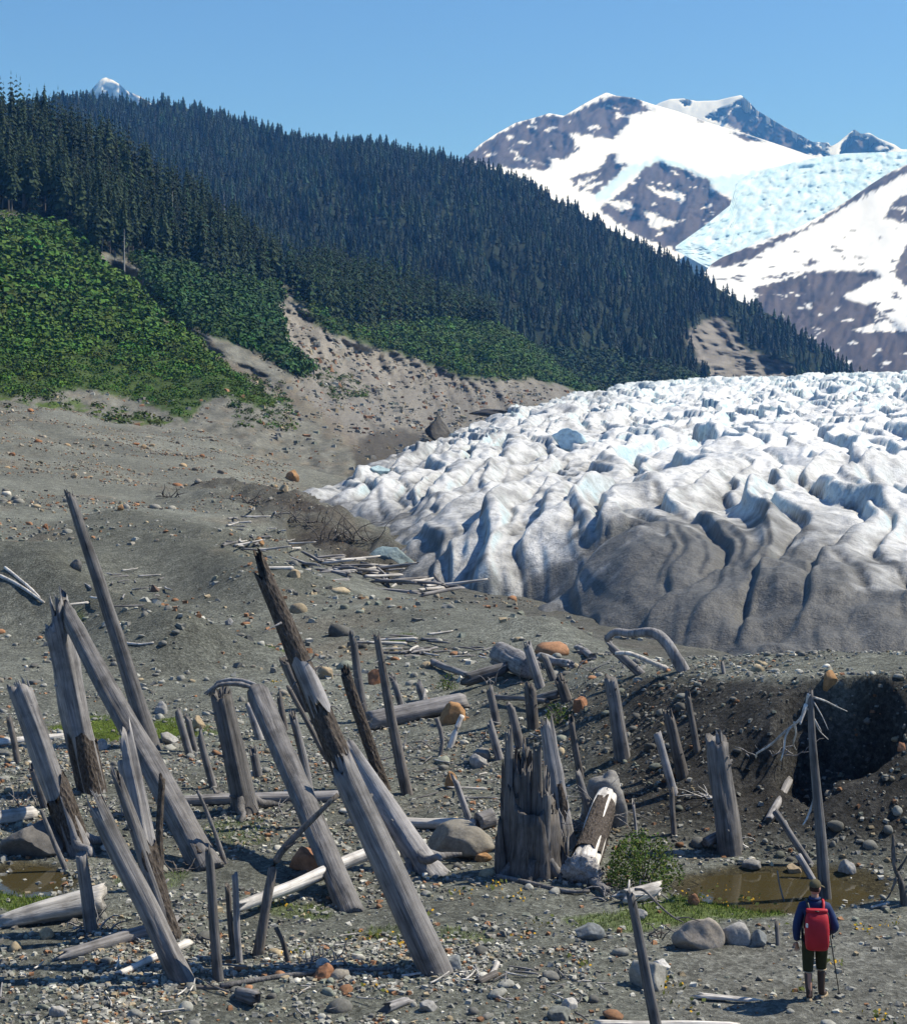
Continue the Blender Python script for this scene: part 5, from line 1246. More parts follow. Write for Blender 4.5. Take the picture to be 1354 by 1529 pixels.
tangle('twig tangle lying beside the pool slab boulder', 60, 1200, 90, 40, 20, 'pale', 3)
tangle('wiry twigs around the dark barked trunk foot', 520, 1150, 80, 90, 22, 'pale', 4)
tangle('roots and twigs dangling in the hollow of the bank', 1160, 1130, 90, 40, 16, 'pale', 5)
tangle('wiry roots around the mossy log and rotten stump', 868, 1240, 50, 90, 22, 'pale', 6)
tangle('dry twigs around the white broken log by the shrub', 950, 1345, 110, 50, 18, 'pale', 7)
tangle('twigs caught on the slope below the bent crest trunk', 900, 1003, 80, 34, 16, 'pale', 8)
tangle('twigs by the stakes in front of the furrowed trunk', 1050, 1190, 50, 50, 8, 'white', 9)
tangle('twiggy debris left of the two-pronged snag', 470, 1010, 70, 40, 16, 'pale', 10)
tangle('roots heaped at the front of the longest leaning trunk', 690, 1462, 90, 24, 10, 'white', 11)
tangle('twigs and bark scraps around the split snapped trunk foot', 160, 1215, 90, 44, 18, 'pale', 21)
tangle('dry twigs under the hairpin trunk', 420, 1215, 120, 40, 18, 'pale', 22)
tangle('bristling twigs on the slope below the thick fallen log', 640, 1120, 80, 40, 14, 'pale', 23)
tangle('wiry dead twigs beside the leaning front pole', 1000, 1400, 80, 40, 12, 'dark', 24)
tangle('heap of dark roots behind the big bleached log', 150, 1385, 70, 40, 16, 'pale', 25)
tangle('root tangle at the base of the stout furrowed trunk', 1100, 1262, 60, 36, 10, 'white', 26)
tangle('scraps of roots under the cut log end', 770, 1022, 90, 34, 14, 'pale', 27)
tangle('dark heap of roots and mud on the eroded scarp beside the ice tip', 520, 812, 90, 60, 30, 'dark', 31, 'root_heap')
tangle('dark root debris spilling down the left of the eroded scarp', 440, 782, 90, 40, 24, 'dark', 32, 'root_heap')
tangle('dark root wad lying on the upper moraine', 252, 742, 40, 22, 16, 'dark', 33, 'root_heap')
tangle('dark root debris just left of the ice tip', 365, 752, 60, 26, 20, 'dark', 34, 'root_heap')
# scattered small driftwood: heaps before the ice and loose pieces
rg = random.Random(5); rngd = np.random.default_rng(5)
piece = [stem_mesh('driftwood_stick', 1.0, .045, .03, 970 + k, 0, .12, .1, bow=(.05 * (k - 1), 0), nseg=7, jag0=.08) for k in range(3)]
for me_, m in zip(piece, ('white', 'pale', 'grey')): me_.materials.append(WOOD[m])
def strew(n, region, lab, grp, l0, l1, thick=1.0):
    for k in range(n):
        px, py = region(); B = hit(px, py); L = rg.uniform(l0, l1)
        o = link('driftwood', piece[rg.choice([0, 0, 1, 1, 2])]); o.location = B + Vector((0, 0, .05 + L * .02)); o.scale = (thick * L ** .5, thick * L ** .5, L)
        o.rotation_euler = (math.radians(90) + rg.uniform(-.15, .12), 0, rg.uniform(0, 6.28)); tag(o, lab, 'driftwood', grp)
strew(85, lambda: (lambda u: (445 + 225 * u + rg.gauss(0, 8), 838 + 42 * u + rg.gauss(0, 7)))(rg.random()), 'bleached log in the driftwood heap at the glacier toe', 'driftwood heap at the glacier toe', 1.5, 5.0, 1.5)
strew(26, lambda: (rg.uniform(600, 640) + rg.gauss(0, 12), rg.uniform(955, 985)), 'pale stick in the small white driftwood heap above the fallen log', 'small white driftwood heap', .5, 1.8)
strew(30, lambda: (rg.uniform(330, 430), rg.uniform(765, 830)), 'pale stick strewn beside the eroded scarp', 'sticks beside the eroded scarp', .8, 2.6, 1.3)
strew(26, lambda: (rg.uniform(560, 900), rg.uniform(1455, 1525)), 'small bleached stick lying on the front gravel', 'sticks on the front gravel', .15, .55, .55)
strew(34, lambda: (rg.uniform(0, 560), rg.uniform(1395, 1525)), 'small grey stick among the front left stones', 'sticks among the front left stones', .15, .6, .55)
strew(24, lambda: (rg.uniform(130, 250), rg.uniform(850, 910)), 'grey stick lying between the silt mounds', 'sticks between the silt mounds', .5, 1.6)
strew(24, lambda: (rg.uniform(620, 900), rg.uniform(1080, 1200)), 'thin stick lying on the stony slope', 'sticks on the stony slope', .3, 1.0, .6)
strew(14, lambda: (rg.uniform(680, 720) + rg.gauss(0, 8), rg.uniform(968, 990)), 'white chip in the pile beside the cut log end', 'white chips beside the cut log', .3, .9)
# --- boulders
M_BOULD = mat_stone('boulder_stone')
def boulder(label, px, py, w, h, col, seed, group=None, sub=4, sink=.5, dark=1.0):
    B = hit(px, py); s = B.y / F; V, Fa = rock_shape(sub, seed, 16, .46, .08)
    n2 = .03 * fbm(V[:, 0] * 4 + seed, V[:, 1] * 4 + V[:, 2] * 3, 3, 15); V = V * (1 + n2)[:, None]
    zmin, zmax = V[:, 2].min(), V[:, 2].max()
    V = (V - np.array([0, 0, zmin])) / np.array([1, 1, (zmax - zmin)])
    V[:, 0] *= w * s / 2; V[:, 1] *= w * s / 2 * .8; V[:, 2] = V[:, 2] * h * s * (1 + sink) - h * s * sink
    o = link('boulder', mesh_np('boulder', V, Fa, np.repeat([np.array(col)], len(V), 0)), M_BOULD); o.location = B + Vector((0, w * s * .25, 0)); o.rotation_euler = (0, 0, (seed * 1.3) % 1.2 - .6)
    tag(o, label, 'boulder', group); return o
GRY = (.20, .195, .185); LTG = (.29, .285, .275); RST = (.27, .135, .075); ORG = (.33, .19, .09); TAN = (.33, .26, .17); BLG = (.19, .205, .21); DRK = (.12, .115, .11)
for i, a in enumerate([
    ('rusty red oval boulder behind the bleached flat log', 470, 1304, 88, 34, RST), ('long flat grey boulder with a sloping top before the long bleached log', 688, 1282, 125, 46, (.21, .195, .165)),
    ('smooth rounded grey boulder behind the mossy log', 908, 1232, 76, 78, GRY), ('peaked grey brown boulder on the gravel beside the leaning front pole', 1046, 1418, 80, 42, (.25, .225, .195)),
    ('left half of a cracked blue grey boulder near the hiker', 1098, 1410, 54, 30, LTG), ('right half of a cracked blue grey boulder near the hiker', 1132, 1414, 32, 24, BLG), ('pale flat boulder behind the leaning front pole', 972, 1478, 66, 38, (.27, .265, .24)),
    ('flat greenish stone lying by the moss left of the shrub log', 878, 1404, 50, 22, BLG), ('bright orange boulder under the thick fallen log', 676, 1082, 42, 32, ORG), ('rust brown boulder left of the thick fallen log', 560, 1022, 28, 22, RST),
    ('brown flat boulder beside the dark barked trunk', 488, 1014, 30, 18, TAN), ('large dark slab boulder at the brown pool', 48, 1282, 112, 52, DRK), ('grey rounded boulder on the stony slope', 716, 1146, 34, 18, LTG),
    ('orange boulder shaded by the slim stake', 672, 1178, 24, 24, ORG), ('white topped stone at the right pond bank', 1266, 1306, 30, 20, LTG), ('flat stone half in the right pond', 1122, 1300, 36, 14, GRY), ('blue grey flat stone at the longest trunk foot', 678, 1448, 36, 18, BLG),
    ('rounded rusty stone behind the curved branch', 482, 1464, 42, 22, RST), ('tan stone beside the big bleached log', 68, 1402, 24, 16, TAN), ('round orange stone beside the rotten stump', 722, 1288, 26, 12, ORG), ('orange boulder on the crest of the bank', 1240, 1036, 32, 26, ORG),
    ('red brown boulder under the crest of the stony slope', 866, 1062, 28, 20, RST), ('grey boulder in the stony slope left of the leaning post', 718, 1138, 32, 20, GRY), ('pale stone beside the mossy stream', 250, 1112, 34, 18, LTG), ('tan round stone in the mossy stream', 295, 1090, 26, 20, TAN), ('grey stone among the stream cobbles', 238, 1066, 24, 18, LTG),
    ('pale stone at the left of the stream cobbles', 150, 1120, 26, 16, LTG), ('rust stone at the right edge of the bank', 1345, 1122, 14, 12, RST), ('pale stone by the pond shrub twigs', 955, 1375, 26, 14, LTG), ('red stone on the moss beside the pond', 1036, 1352, 20, 16, RST), ('white flat stone on the moss near the front pole', 990, 1448, 30, 12, (.5, .49, .47)),
    ('grey boulder resting on the gravel flat below the driftwood heap', 222 + 216, 868, 22, 12, TAN), ('tan boulder on the moraine before the scarp', 388, 816, 18, 12, ORG), ('orange block on the moraine above the scarp', 436, 718, 22, 16, ORG), ('tan block by the ice tip', 425, 735, 16, 10, TAN), ('rust block on the upper moraine', 180, 762, 12, 8, ORG),
    ('cream boulder on the upper moraine', 110, 714, 14, 8, TAN), ('dark red boulder above the silt mound', 68, 790, 12, 8, RST), ('dark boulder between the silt mounds', 112, 852, 24, 14, DRK), ('brown boulder in the lee of the silt mound', 230, 886, 18, 12, (.16, .11, .085)), ('grey rock on the flat right of the silt mounds', 342, 934, 14, 10, LTG), ('round grey stone behind the grey stakes', 408, 1005, 14, 8, GRY),
    ('stone under the bank hollow', 1185, 1305, 24, 12, TAN), ('pale stone at the front edge between the log chunks', 640, 1512, 28, 14, LTG), ('dark flat stone at the front edge', 835, 1524, 40, 16, (.15, .16, .15)), ('large pale cobble in the front left stones', 85, 1520, 26, 16, LTG), ('greenish stone before the splintered board', 330, 1460, 18, 10, BLG), ('white stone at the front right of the cobbles', 850, 1508, 26, 16, (.42, .41, .39))]):
    boulder(*a, 300 + i)
# ------------------------------------------------------------------ the hiker
def skin_obj(verts, edges, radii, sub=2):
    me = bpy.data.meshes.new('tmp'); me.from_pydata(verts, edges, [])
    o = bpy.data.objects.new('tmp', me); COL.objects.link(o)
    m = o.modifiers.new('s', 'SKIN'); m.use_smooth_shade = True
    for i, r in enumerate(radii):
        rr = r if isinstance(r, tuple) else (r, r); me.skin_vertices[0].data[i].radius = rr
    me.skin_vertices[0].data[0].use_root = True
    u = o.modifiers.new('u', 'SUBSURF'); u.levels = sub; u.render_levels = sub
    dg = bpy.context.evaluated_depsgraph_get(); dg.update()
    out = bpy.data.meshes.new_from_object(o.evaluated_get(dg)); bpy.data.objects.remove(o)
    return out
def ellipsoid(bm, c, r, rot=0.0, u=20, v=14, f=None):
    g = bmesh.ops.create_uvsphere(bm, u_segments=u, v_segments=v, radius=1.0)
    for w in g['verts']:
        p = w.co.copy()
        if f: p = f(p)
        p = Vector((p.x * r[0], p.y * r[1], p.z * r[2])); p.rotate(Quaternion((0, 0, 1), rot)); w.co = p + Vector(c)
M_NAVY = plain('navy_jacket', (.018, .036, .105), .75, .2, .35, 9.0); M_OLIVE = plain('olive_trousers', (.040, .042, .022), .9, .1, .4, 14.0)
M_BOOT = plain('brown_rubber_boots', (.055, .034, .026), .5, .4, .3, 8.0); M_SKIN = plain('skin', (.42, .23, .16), .6, .3, .12, 10.0); M_CAP = plain('camo_cap', (.10, .09, .058), .9, .1, .55, 22.0)
M_RED = plain('red_pack_fabric', (.40, .016, .028), .55, .3, .3, 6.0); M_BLK = plain('black_plastic', (.012, .012, .013), .5, .4, .2); M_WHITE = plain('white_print', (.75, .72, .70), .6, .3, .05); M_HAIR = plain('dark_hair', (.04, .025, .018), .8, .2, .3, 60.0); M_TRIM = plain('tan_boot_trim', (.38, .30, .20), .8, .2, .1)
FEET = Vector((wx(1216, 23.25), 23.25, 0)); FEET.z = gz(1216, 23.25)
hk = empty('person', FEET); tag(hk, 'hiker seen from behind in navy jacket, olive trousers, brown boots and cap', 'person')
hk.rotation_euler = (0, 0, math.radians(-6))
Lf, Rf = (-.09, -.10, 0), (.10, .10, 0)
J = {'pel': (0, 0, .93), 'sp': (0, .01, 1.12), 'ch': (.0, .035, 1.30), 'nb': (0, .03, 1.45), 'nk': (.005, .05, 1.54), 'hd': (.01, .06, 1.62),
     'lh': (-.095, 0, .90), 'lk': (-.10, .015, .50), 'la': (-.09, -.11, .09), 'lt': (-.085, .06, .035), 'rh': (.095, 0, .90), 'rk': (.10, .10, .50), 'ra': (.10, .06, .09), 'rt': (.17, .20, .035),
     'ls': (-.19, .03, 1.39), 'le': (-.275, -.02, 1.10), 'lw': (-.265, .03, .86), 'rs': (.19, .03, 1.39), 're': (.30, -.04, 1.10), 'rw': (.25, .17, .98)}
def skl(keys, edges, rad, extra=None):
    idx = {k: i for i, k in enumerate(keys)}; v = [J[k] for k in keys]; return skin_obj(v, [(idx[a], idx[b]) for a, b in edges], rad)
keys = ['pel', 'sp', 'ch', 'nb', 'nk', 'hd', 'lh', 'lk', 'la', 'lt', 'rh', 'rk', 'ra', 'rt', 'ls', 'le', 'lw', 'rs', 're', 'rw']
ed = [('pel', 'sp'), ('sp', 'ch'), ('ch', 'nb'), ('nb', 'nk'), ('nk', 'hd'), ('pel', 'lh'), ('lh', 'lk'), ('lk', 'la'), ('la', 'lt'), ('pel', 'rh'), ('rh', 'rk'), ('rk', 'ra'), ('ra', 'rt'), ('ch', 'ls'), ('ls', 'le'), ('le', 'lw'), ('ch', 'rs'), ('rs', 're'), ('re', 'rw')]
body = skl(keys, ed, [(.13, .10), (.13, .10), (.15, .10), (.07, .06), .058, .06, .085, .06, .04, .035, .085, .06, .04, .035, .06, .045, .032, .06, .045, .032])
# head with face turned to the right, hands with fingers, joined into the body mesh
bm = bmesh.new(); bm.from_mesh(body); bpy.data.meshes.remove(body)
HD = Vector((.012, .065, 1.665)); FA = math.radians(-38)               # face direction: away, turned right
def headshape(p):
    q = p.copy()
    if p.z < 0: q.x *= 1 + .18 * p.z; q.y *= 1 + .10 * p.z
    return q
ellipsoid(bm, HD, (.078, .098, .118), FA, 24, 18, headshape)
def hp(x, y, z): v = Vector((x, y, z)); v.rotate(Quaternion((0, 0, 1), FA)); return HD + v
ellipsoid(bm, hp(0, .098, -.015), (.012, .022, .024), FA, 10, 8)        # nose
for sx_ in (-1, 1): ellipsoid(bm, hp(sx_ * .078, -.005, -.01), (.010, .020, .032), FA, 10, 8)
ellipsoid(bm, hp(0, .090, -.058), (.024, .012, .007), FA, 10, 6)
for sx_ in (-1, 1): ellipsoid(bm, hp(sx_ * .032, .086, .015), (.014, .010, .008), FA, 8, 6)
def hand(w, d, curl, side):
    w = Vector(w); d = Vector(d).normalized(); a = d.cross(Vector((0, 1, 0))).normalized() * side; n = d.cross(a)
    v = [tuple(w), tuple(w + d * .05), tuple(w + d * .085)]; e = [(0, 1), (1, 2)]; r = [(.022, .028), (.018, .036), (.014, .036)]
    for k, (off, ln) in enumerate(((-.030, .062), (-.010, .074), (.010, .070), (.029, .055))):
        p = w + d * .085 + a * off; dd = d.copy(); last = 2
        for j in range(3):
            p = p + dd * ln / 3; dd = (dd + n * curl).normalized(); v.append(tuple(p)); e.append((last, len(v) - 1)); last = len(v) - 1; r.append(.0095 - .001 * j)
    p = w + d * .03 + a * -.035; v.append(tuple(p)); e.append((1, len(v) - 1)); r.append(.012); q = p + (d * .7 - a * .5 + n * .35).normalized() * .035; v.append(tuple(q)); e.append((len(v) - 2, len(v) - 1)); r.append(.010); q2 = q + (d + n * .5).normalized() * .025; v.append(tuple(q2)); e.append((len(v) - 2, len(v) - 1)); r.append(.009)
    m = skin_obj(v, e, r, 1); bm.from_mesh(m); bpy.data.meshes.remove(m)
hand(J['lw'], (.05, .05, -1), .35, 1); hand(J['rw'], (-.1, .9, -.35), .9, -1)
me = bpy.data.meshes.new('body'); bm.to_mesh(me); bm.free(); me.polygons.foreach_set('use_smooth', [True] * len(me.polygons))
link('body', me, M_SKIN, hk)
jk = ['pel', 'sp', 'ch', 'nb', 'ls', 'le', 'lw', 'rs', 're', 'rw']
sv = dict(J); J['pel'] = (0, 0, .88); J['nb'] = (0, .04, 1.50)
o = link('jacket', skl(jk, [('pel', 'sp'), ('sp', 'ch'), ('ch', 'nb'), ('ch', 'ls'), ('ls', 'le'), ('le', 'lw'), ('ch', 'rs'), ('rs', 're'), ('re', 'rw')], [(.165, .13), (.165, .13), (.185, .135), (.075, .07), .085, .072, .052, .085, .072, .052]), M_NAVY, hk)
link('collar', tube_mesh('collar', [(.07 * math.cos(a), .045 + .065 * math.sin(a), 1.515) for a in np.linspace(0, 6.28, 15)], .024, 8), M_NAVY, hk)
J = sv
J2 = dict(J)
tr_v = [(0, 0, .93), (-.095, 0, .86), (-.10, .02, .62), (-.10, .012, .47), (-.10, 0, .40), (.095, 0, .86), (.105, .075, .62), (.105, .10, .48), (.105, .095, .41)]
link('trousers', skin_obj(tr_v, [(0, 1), (1, 2), (2, 3), (3, 4), (0, 5), (5, 6), (6, 7), (7, 8)], [(.15, .12), .118, .095, .088, .078, .118, .095, .088, .078]), M_OLIVE, hk)
for nm, pts, rad in (('left', [(-.10, .005, .43), (-.10, -.035, .28), (-.092, -.10, .10), (-.088, -.055, .055), (-.08, .09, .04)], [.070, .062, .052, .05, .042]), ('right', [(.105, .095, .44), (.105, .085, .28), (.10, .06, .10), (.115, .10, .055), (.185, .22, .04)], [.070, .062, .052, .05, .042])):
    b = link('boot', skin_obj(pts, [(0, 1), (1, 2), (2, 3), (3, 4)], rad), M_BOOT, hk)
    c = pts[0]; link('trim', tube_mesh('trim', [(c[0] + .073 * math.cos(a), c[1] + .073 * math.sin(a), c[2] - .005) for a in np.linspace(0, 6.28, 13)], .010, 6), M_TRIM, b)
    a_, t_ = Vector(pts[2]), Vector(pts[4]); dd = (t_ - a_); dd.z = 0; dd.normalize()
    link('sole', tube_mesh('sole', [Vector((a_.x, a_.y, .018)) - dd * .05, Vector((a_.x, a_.y, .015)) + dd * .03, Vector((t_.x, t_.y, .015)), Vector((t_.x, t_.y, .02)) + dd * .035], [.036, .045, .044, .025], 8), M_TRIM, b)
bm = bmesh.new(); bmesh.ops.create_uvsphere(bm, u_segments=20, v_segments=14, radius=1)
for w in list(bm.verts):
    if w.co.z < -.05: bm.verts.remove(w)
for w in bm.verts:
    p = w.co; q = Vector((p.x * .086, p.y * .106, max(p.z, 0) * .105)); q.rotate(Quaternion((0, 0, 1), FA)); w.co = q + HD + Vector((0, 0, .03))
me = bpy.data.meshes.new('cap'); bm.to_mesh(me); bm.free(); me.polygons.foreach_set('use_smooth', [True] * len(me.polygons)); cp = link('cap', me, M_CAP, hk)
V = []; 
for j, rr in enumerate((.085, .12, .165)):
    for k in range(9):
        a = math.radians(90 - 48 + 12 * k) ; V.append(hp(math.cos(a) * rr * .78, math.sin(a) * rr + .015, .034 - .018 * j - .010 * abs(k - 4) / 4))
Fa = [(j * 9 + k, j * 9 + k + 1, (j + 1) * 9 + k + 1, (j + 1) * 9 + k) for j in range(2) for k in range(8)]
V2 = [v + Vector((0, 0, .008)) for v in V]; n0 = len(V)
me = bpy.data.meshes.new('brim'); me.from_pydata([tuple(v) for v in V + V2], [], Fa + [tuple(i + n0 for i in f)[::-1] for f in Fa] + [(18 + k, 18 + k + 1, 18 + k + 1 + n0, 18 + k + n0) for k in range(8)]); link('brim', me, M_CAP, cp)
bm = bmesh.new(); ellipsoid(bm, HD + Vector((0, 0, .0)), (.081, .101, .085), FA, 20, 12)
for w in list(bm.verts):
    v = w.co - HD; v.rotate(Quaternion((0, 0, 1), -FA))
    if v.y > .02 or v.z > .05: bm.verts.remove(w)
me = bpy.data.meshes.new('hair'); bm.to_mesh(me); bm.free(); link('hair', me, M_HAIR, hk)
# backpack (roll-top dry bag)
bp = empty('backpack', FEET + Vector((0, 0, 0))); bp.rotation_euler = hk.rotation_euler; tag(bp, 'bright red roll-top backpack on the hiker\'s back', 'backpack')
def rrect(hw, hd, n=28, e=3.2):
    out = []
    for k in range(n):
        a = 6.28318 * k / n; c, s = math.cos(a), math.sin(a); out.append((hw * abs(c) ** (2 / e) * (1 if c >= 0 else -1), hd * abs(s) ** (2 / e) * (1 if s >= 0 else -1)))
    return out
def loft(name, rings, mat, parent):
    n = 28; V = []; Fa = []
    for hw, hd, z, yc in rings: V += [(x, y + yc, z) for x, y in rrect(hw, hd)]
    for j in range(len(rings) - 1):
        for k in range(n): Fa.append((j * n + k, j * n + (k + 1) % n, (j + 1) * n + (k + 1) % n, (j + 1) * n + k))
    Fa.append(tuple(range(n))[::-1]); Fa.append(tuple((len(rings) - 1) * n + k for k in range(n)))
    me = bpy.data.meshes.new(name); me.from_pydata(V, [], Fa); me.polygons.foreach_set('use_smooth', [True] * len(me.polygons)); return link(name, me, mat, parent)
loft('bag', [(.135, .07, .825, -.215), (.160, .095, .845, -.225), (.172, .115, .90, -.235), (.178, .125, 1.0, -.24), (.180, .122, 1.15, -.24), (.172, .108, 1.27, -.23), (.165, .085, 1.34, -.215), (.145, .05, 1.39, -.205), (.13, .025, 1.42, -.20)], M_RED, bp)
o = loft('roll_top', [(.155, .028, 1.375, -.225), (.16, .04, 1.395, -.225), (.16, .042, 1.42, -.22), (.15, .025, 1.435, -.215)], M_RED, bp)
link('buckle', tube_mesh('buckle', [(-.03, -.262, 1.41), (.03, -.265, 1.405)], .012, 6), M_BLK, o)
for sx_ in (-1, 1):
    link('shoulder_strap', tube_mesh('shoulder_strap', smooth_path([(sx_ * .10, -.16, 1.38), (sx_ * .12, -.06, 1.475), (sx_ * .125, .08, 1.48), (sx_ * .14, .17, 1.36), (sx_ * .16, .16, 1.12), (sx_ * .18, .02, .96), (sx_ * .17, -.14, .88)], 4), .022, 6), M_RED if sx_ > 0 else M_BLK, bp)
    link('side_strap', tube_mesh('side_strap', [(sx_ * .150, -.225, 1.40), (sx_ * .182, -.24, 1.30), (sx_ * .190, -.24, 1.15)], .008, 5), M_BLK, bp)
me = bpy.data.meshes.new('emblem'); c = (-.158, -.345, 1.215)
ring = [(.030 * math.cos(a) * (1 if k % 2 else .75), .034 * math.sin(a)) for k, a in enumerate(np.linspace(0, 6.28, 9)[:-1])]
me.from_pydata([(c[0] + x * .8, c[1] + .004 + abs(x) * .3 + (c[0] + x < -.165) * .02, c[2] + z) for x, z in ring] + [(c[0] + x * .8, c[1] + .02 + abs(x) * .3, c[2] + z) for x, z in ring], [], [tuple(range(8))[::-1]] + [(k, (k + 1) % 8, 8 + (k + 1) % 8, 8 + k) for k in range(8)]); link('emblem', me, M_WHITE, bp)
# trekking pole
tp = empty('trekking_pole', FEET); tp.rotation_euler = hk.rotation_euler; tag(tp, 'thin black trekking pole in the hiker\'s right hand', 'trekking pole')
h0 = Vector(J['rw']) + Vector((-.01, .085, .05)); h1 = Vector((.385, .12, .0)); h1.z = .0; dd = (h1 - h0).normalized()
link('shaft', tube_mesh('shaft', [h0, h0.lerp(h1, .5), h0.lerp(h1, .98)], [.010, .008, .006], 8), M_BLK, tp)
link('grip', tube_mesh('grip', [h0 - dd * .03, h0 + dd * .04, h0 + dd * .13], [.019, .016, .015], 8), M_BLK, tp)
link('strap', tube_mesh('strap', smooth_path([h0, h0 + Vector((.03, -.03, -.05)), h0 + Vector((.05, -.03, -.14)), h0 + Vector((.06, -.01, -.19))], 3), .011, 5), M_BLK, tp)
link('basket', tube_mesh('basket', [h1 - dd * .07, h1 - dd * .06], [.032, .030], 10), M_BLK, tp)
link('tip', tube_mesh('tip', [h1 - dd * .03, h1 + dd * .01], [.005, .003], 6), M_BLK, tp)

# ------------------------------------------------------------------ small plants
rng = np.random.default_rng(303)
def leaf_shrub(label, px, py, wpx, hpx, n, cols, seed, leaf=.045):
    B = hit(px, py); s = B.y / F; rg = random.Random(seed); t = empty('willow_shrub', B); tag(t, label, 'shrub')
    for k in range(11):
        a = rg.random() * 6.28; d = Vector((math.cos(a) * .7, math.sin(a) * .6, 1)); e = Vector((d.x * wpx * s * .5, d.y * wpx * s * .4, hpx * s * rg.uniform(.5, .9)))
        link('stem', tube_mesh('stem', smooth_path([Vector((0, 0, -.05)), e * .5 + Vector((0, 0, .06)), e], 3), [.012 - .0014 * q for q in range(7)], 5, k), WOOD['dark'], t)
    V = []; Fa = []; C = []
    for k in range(n):
        while True:
            p = Vector((rg.uniform(-1, 1), rg.uniform(-1, 1), rg.uniform(0, 1)))
            q = p.length
            if q < 1 and (perlin(np.array([p.x * 2.2 + seed]), np.array([p.z * 2.2 + p.y * 2]), 3)[0] > -.06): break
        c = Vector((p.x * wpx * s * .5, p.y * wpx * s * .4, p.z * hpx * s)); d = Vector((rg.uniform(-1, 1), rg.uniform(-1, 1), rg.uniform(-.2, 1))).normalized(); b = d.orthogonal().normalized(); l = leaf * rg.uniform(.7, 1.3); i = len(V)
        nn = d.cross(b)
        V += [c, c + d * l * .5 + b * l * .3, c + d * l, c + d * l * .5 - b * l * .3 + nn * l * .1]; Fa.append((i, i + 1, i + 2, i + 3)); cc = np.array(cols[rg.randrange(len(cols))]) * rg.uniform(.7, 1.3); C += [cc] * 4
    o = link('foliage', mesh_np('foliage', np.array([tuple(v) for v in V]), np.array(Fa), np.array(C), smooth=False), M_LEAF_A, t); o['kind'] = 'stuff'
GREENS = [(.060, .11, .02), (.045, .085, .018), (.085, .13, .03), (.10, .115, .03)]
leaf_shrub('leafy green willow shrub beside the right pond', 962, 1322, 116, 84, 2600, GREENS, 5, .062)
leaf_shrub('small green shrub on the slope by the dark stump', 832, 1082, 46, 36, 420, GREENS, 6, .06)
leaf_shrub('little green bush beside the chips of wood above the fallen log', 668, 1030, 34, 26, 260, GREENS, 8, .06)
# grass blades and yellow flowers
def blades(n, dens, h0, h1, label, name, cols):
    Y = np.sqrt(rng.uniform(21 ** 2, 70 ** 2, n * 30)); px = rng.uniform(-60, 1420, n * 30); ok = rng.random(n * 30) < dens(px, Y); px, Y = px[ok][:n], Y[ok][:n]; n = len(px)
    z = ground_z(px, Y); x = wx(px, Y); h = rng.uniform(h0, h1, n) * np.where(Y > 38, .8, 1); a = rng.random(n) * 6.28; w = h * .13; lx = rng.normal(size=n) * h * .4; ly = rng.normal(size=n) * h * .4
    V = np.stack([np.stack([x - np.cos(a) * w, Y - np.sin(a) * w, z - .01], 1), np.stack([x + np.cos(a) * w, Y + np.sin(a) * w, z - .01], 1), np.stack([x + lx, Y + ly, z + h], 1)], 1).reshape(-1, 3)
    col = np.array(cols)[rng.integers(len(cols), size=n)] * rng.uniform(.7, 1.3, (n, 1))
    o = link(name, mesh_np(name, V, np.arange(3 * n).reshape(-1, 3), np.repeat(col, 3, 0), smooth=False), M_LEAF_A); stuff(o, label, 'grass')
blades(26000, lambda p, y: moss_amount(p, y) * .9, .03, .09, 'short bright green moss and grass along the pools', 'grass', [(.13, .20, .03), (.09, .15, .025), (.16, .19, .04)])
sp = np.array([(740, 1325), (690, 1335), (610, 1400), (600, 1418), (560, 1400), (770, 1340), (780, 1400), (540, 1400), (1290, 1390), (1335, 1385), (1080, 1330), (1075, 1350), (1240, 1440), (1170, 1390), (1000, 1480), (985, 1468), (1030, 1510), (870, 1440), (810, 1380), (445, 1430), (555, 1480), (640, 1370), (420, 1350), (1120, 1345), (1060, 1335), (1030, 1340), (410, 1020), (430, 1010), (1190, 1475), (1310, 1520)], float)
V = []; Fa = []; C = []
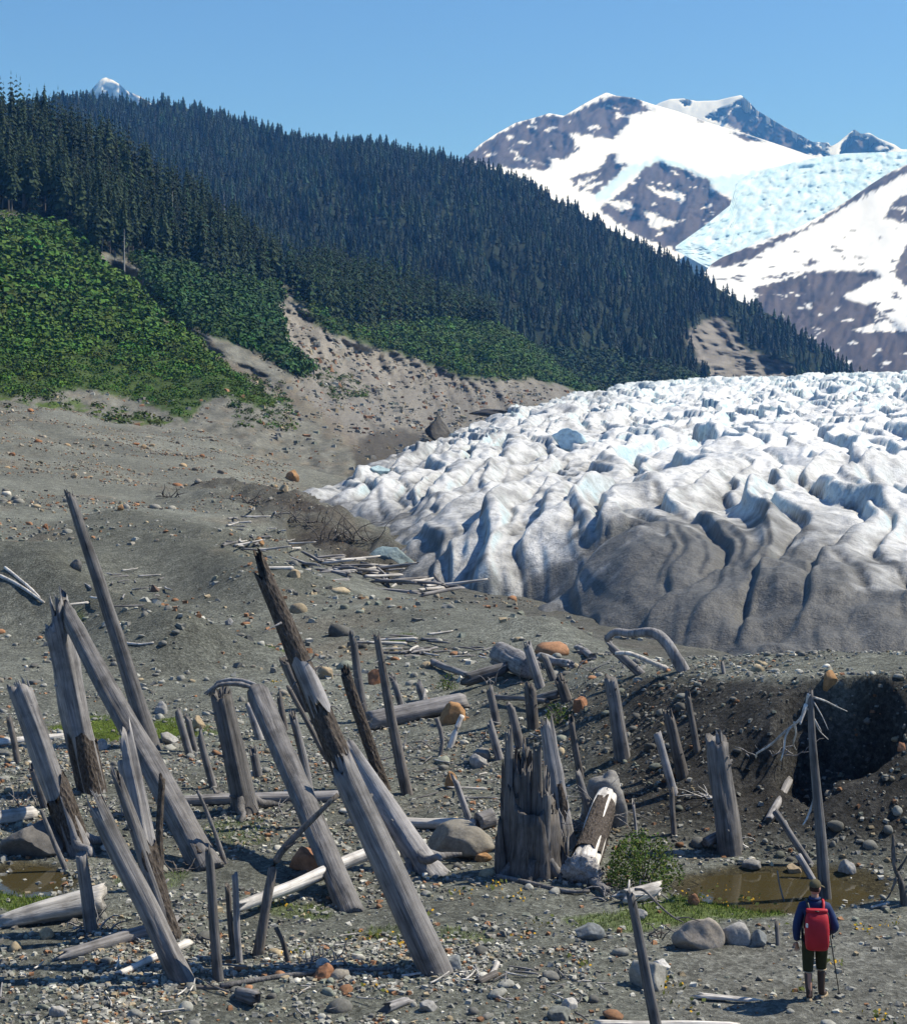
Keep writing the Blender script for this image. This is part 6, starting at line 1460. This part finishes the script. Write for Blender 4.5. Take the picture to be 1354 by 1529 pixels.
for (px, py) in sp:
    B = hit(px, py); k = rng.integers(8, 20)
    for _ in range(k):
        c = B + Vector((rng.normal() * .13, rng.normal() * .16, abs(rng.normal()) * .03 + .03)); yel = rng.random() < .6; l = .028 if yel else .05; i = len(V); d = Vector(rng.normal(size=3)).normalized(); b = d.orthogonal() * l * .5; d = d * l
        V += [tuple(c + d), tuple(c + b), tuple(c - d), tuple(c - b)]; Fa.append((i, i + 1, i + 2, i + 3)); C += [np.array((.55, .33, .03) if yel else (.09, .11, .03))] * 4
stuff(link('yellow_flowers', mesh_np('yellow_flowers', np.array(V), np.array(Fa), np.array(C), smooth=False), M_LEAF_A), 'tiny yellow flowers dotted over the gravel', 'flowers')
# dark bluish ice lumps and dirt cones at the glacier margin
def ice_block(label, px, py, Yd, w, h, seed, col, dep=.8, cone=False):
    s = Yd / F; V, Fa = rock_shape(4, seed, 12, .62, .10); V = V * np.array([w * s / 2, w * s / 2 * dep, h * s / 1.35]); V = V * (1 + .05 * fbm(V[:, 0] * .9 + seed, V[:, 1] * .9 + V[:, 2], 3, 9))[:, None]
    if cone: k_ = np.clip((V[:, 2] / np.abs(V[:, 2]).max() + 1) / 2, 0, 1); V[:, :2] *= (1.25 - 1.15 * k_)[:, None]
    C = np.repeat([np.array(col)], len(V), 0) * (1 + .15 * fbm(V[:, 0] * .8, V[:, 2] * 1.5, 3, seed))[:, None]
    o = link('ice_block', mesh_np('ice_block', V, Fa, C), M_ICE); o.location = at(px, py, Yd); tag(o, label, 'ice block'); return o
ice_block('hollow blue ice block with a dirty rim at the glacier toe beside the driftwood', 588, 838, 126, 84, 36, 22, (.20, .27, .285), .5)
ice_block('big clean blue sided serac standing out of the white ice', 852, 668, 225, 62, 42, 26, (.50, .66, .72))
ice_block('smaller blue ice lump at the glacier corner beside the scarp', 566, 704, 215, 44, 18, 31, (.33, .46, .50))
o = ice_block('dark pyramid of rock debris standing on the glacier edge', 652, 640, 395, 56, 36, 33, (.05, .048, .046), cone=True); o.name = 'debris_cone'; o['category'] = 'debris cone'
o = ice_block('long dark debris heap along the far glacier edge', 745, 618, 520, 110, 14, 35, (.06, .057, .055)); o.name = 'debris_heap'; o['category'] = 'debris heap'
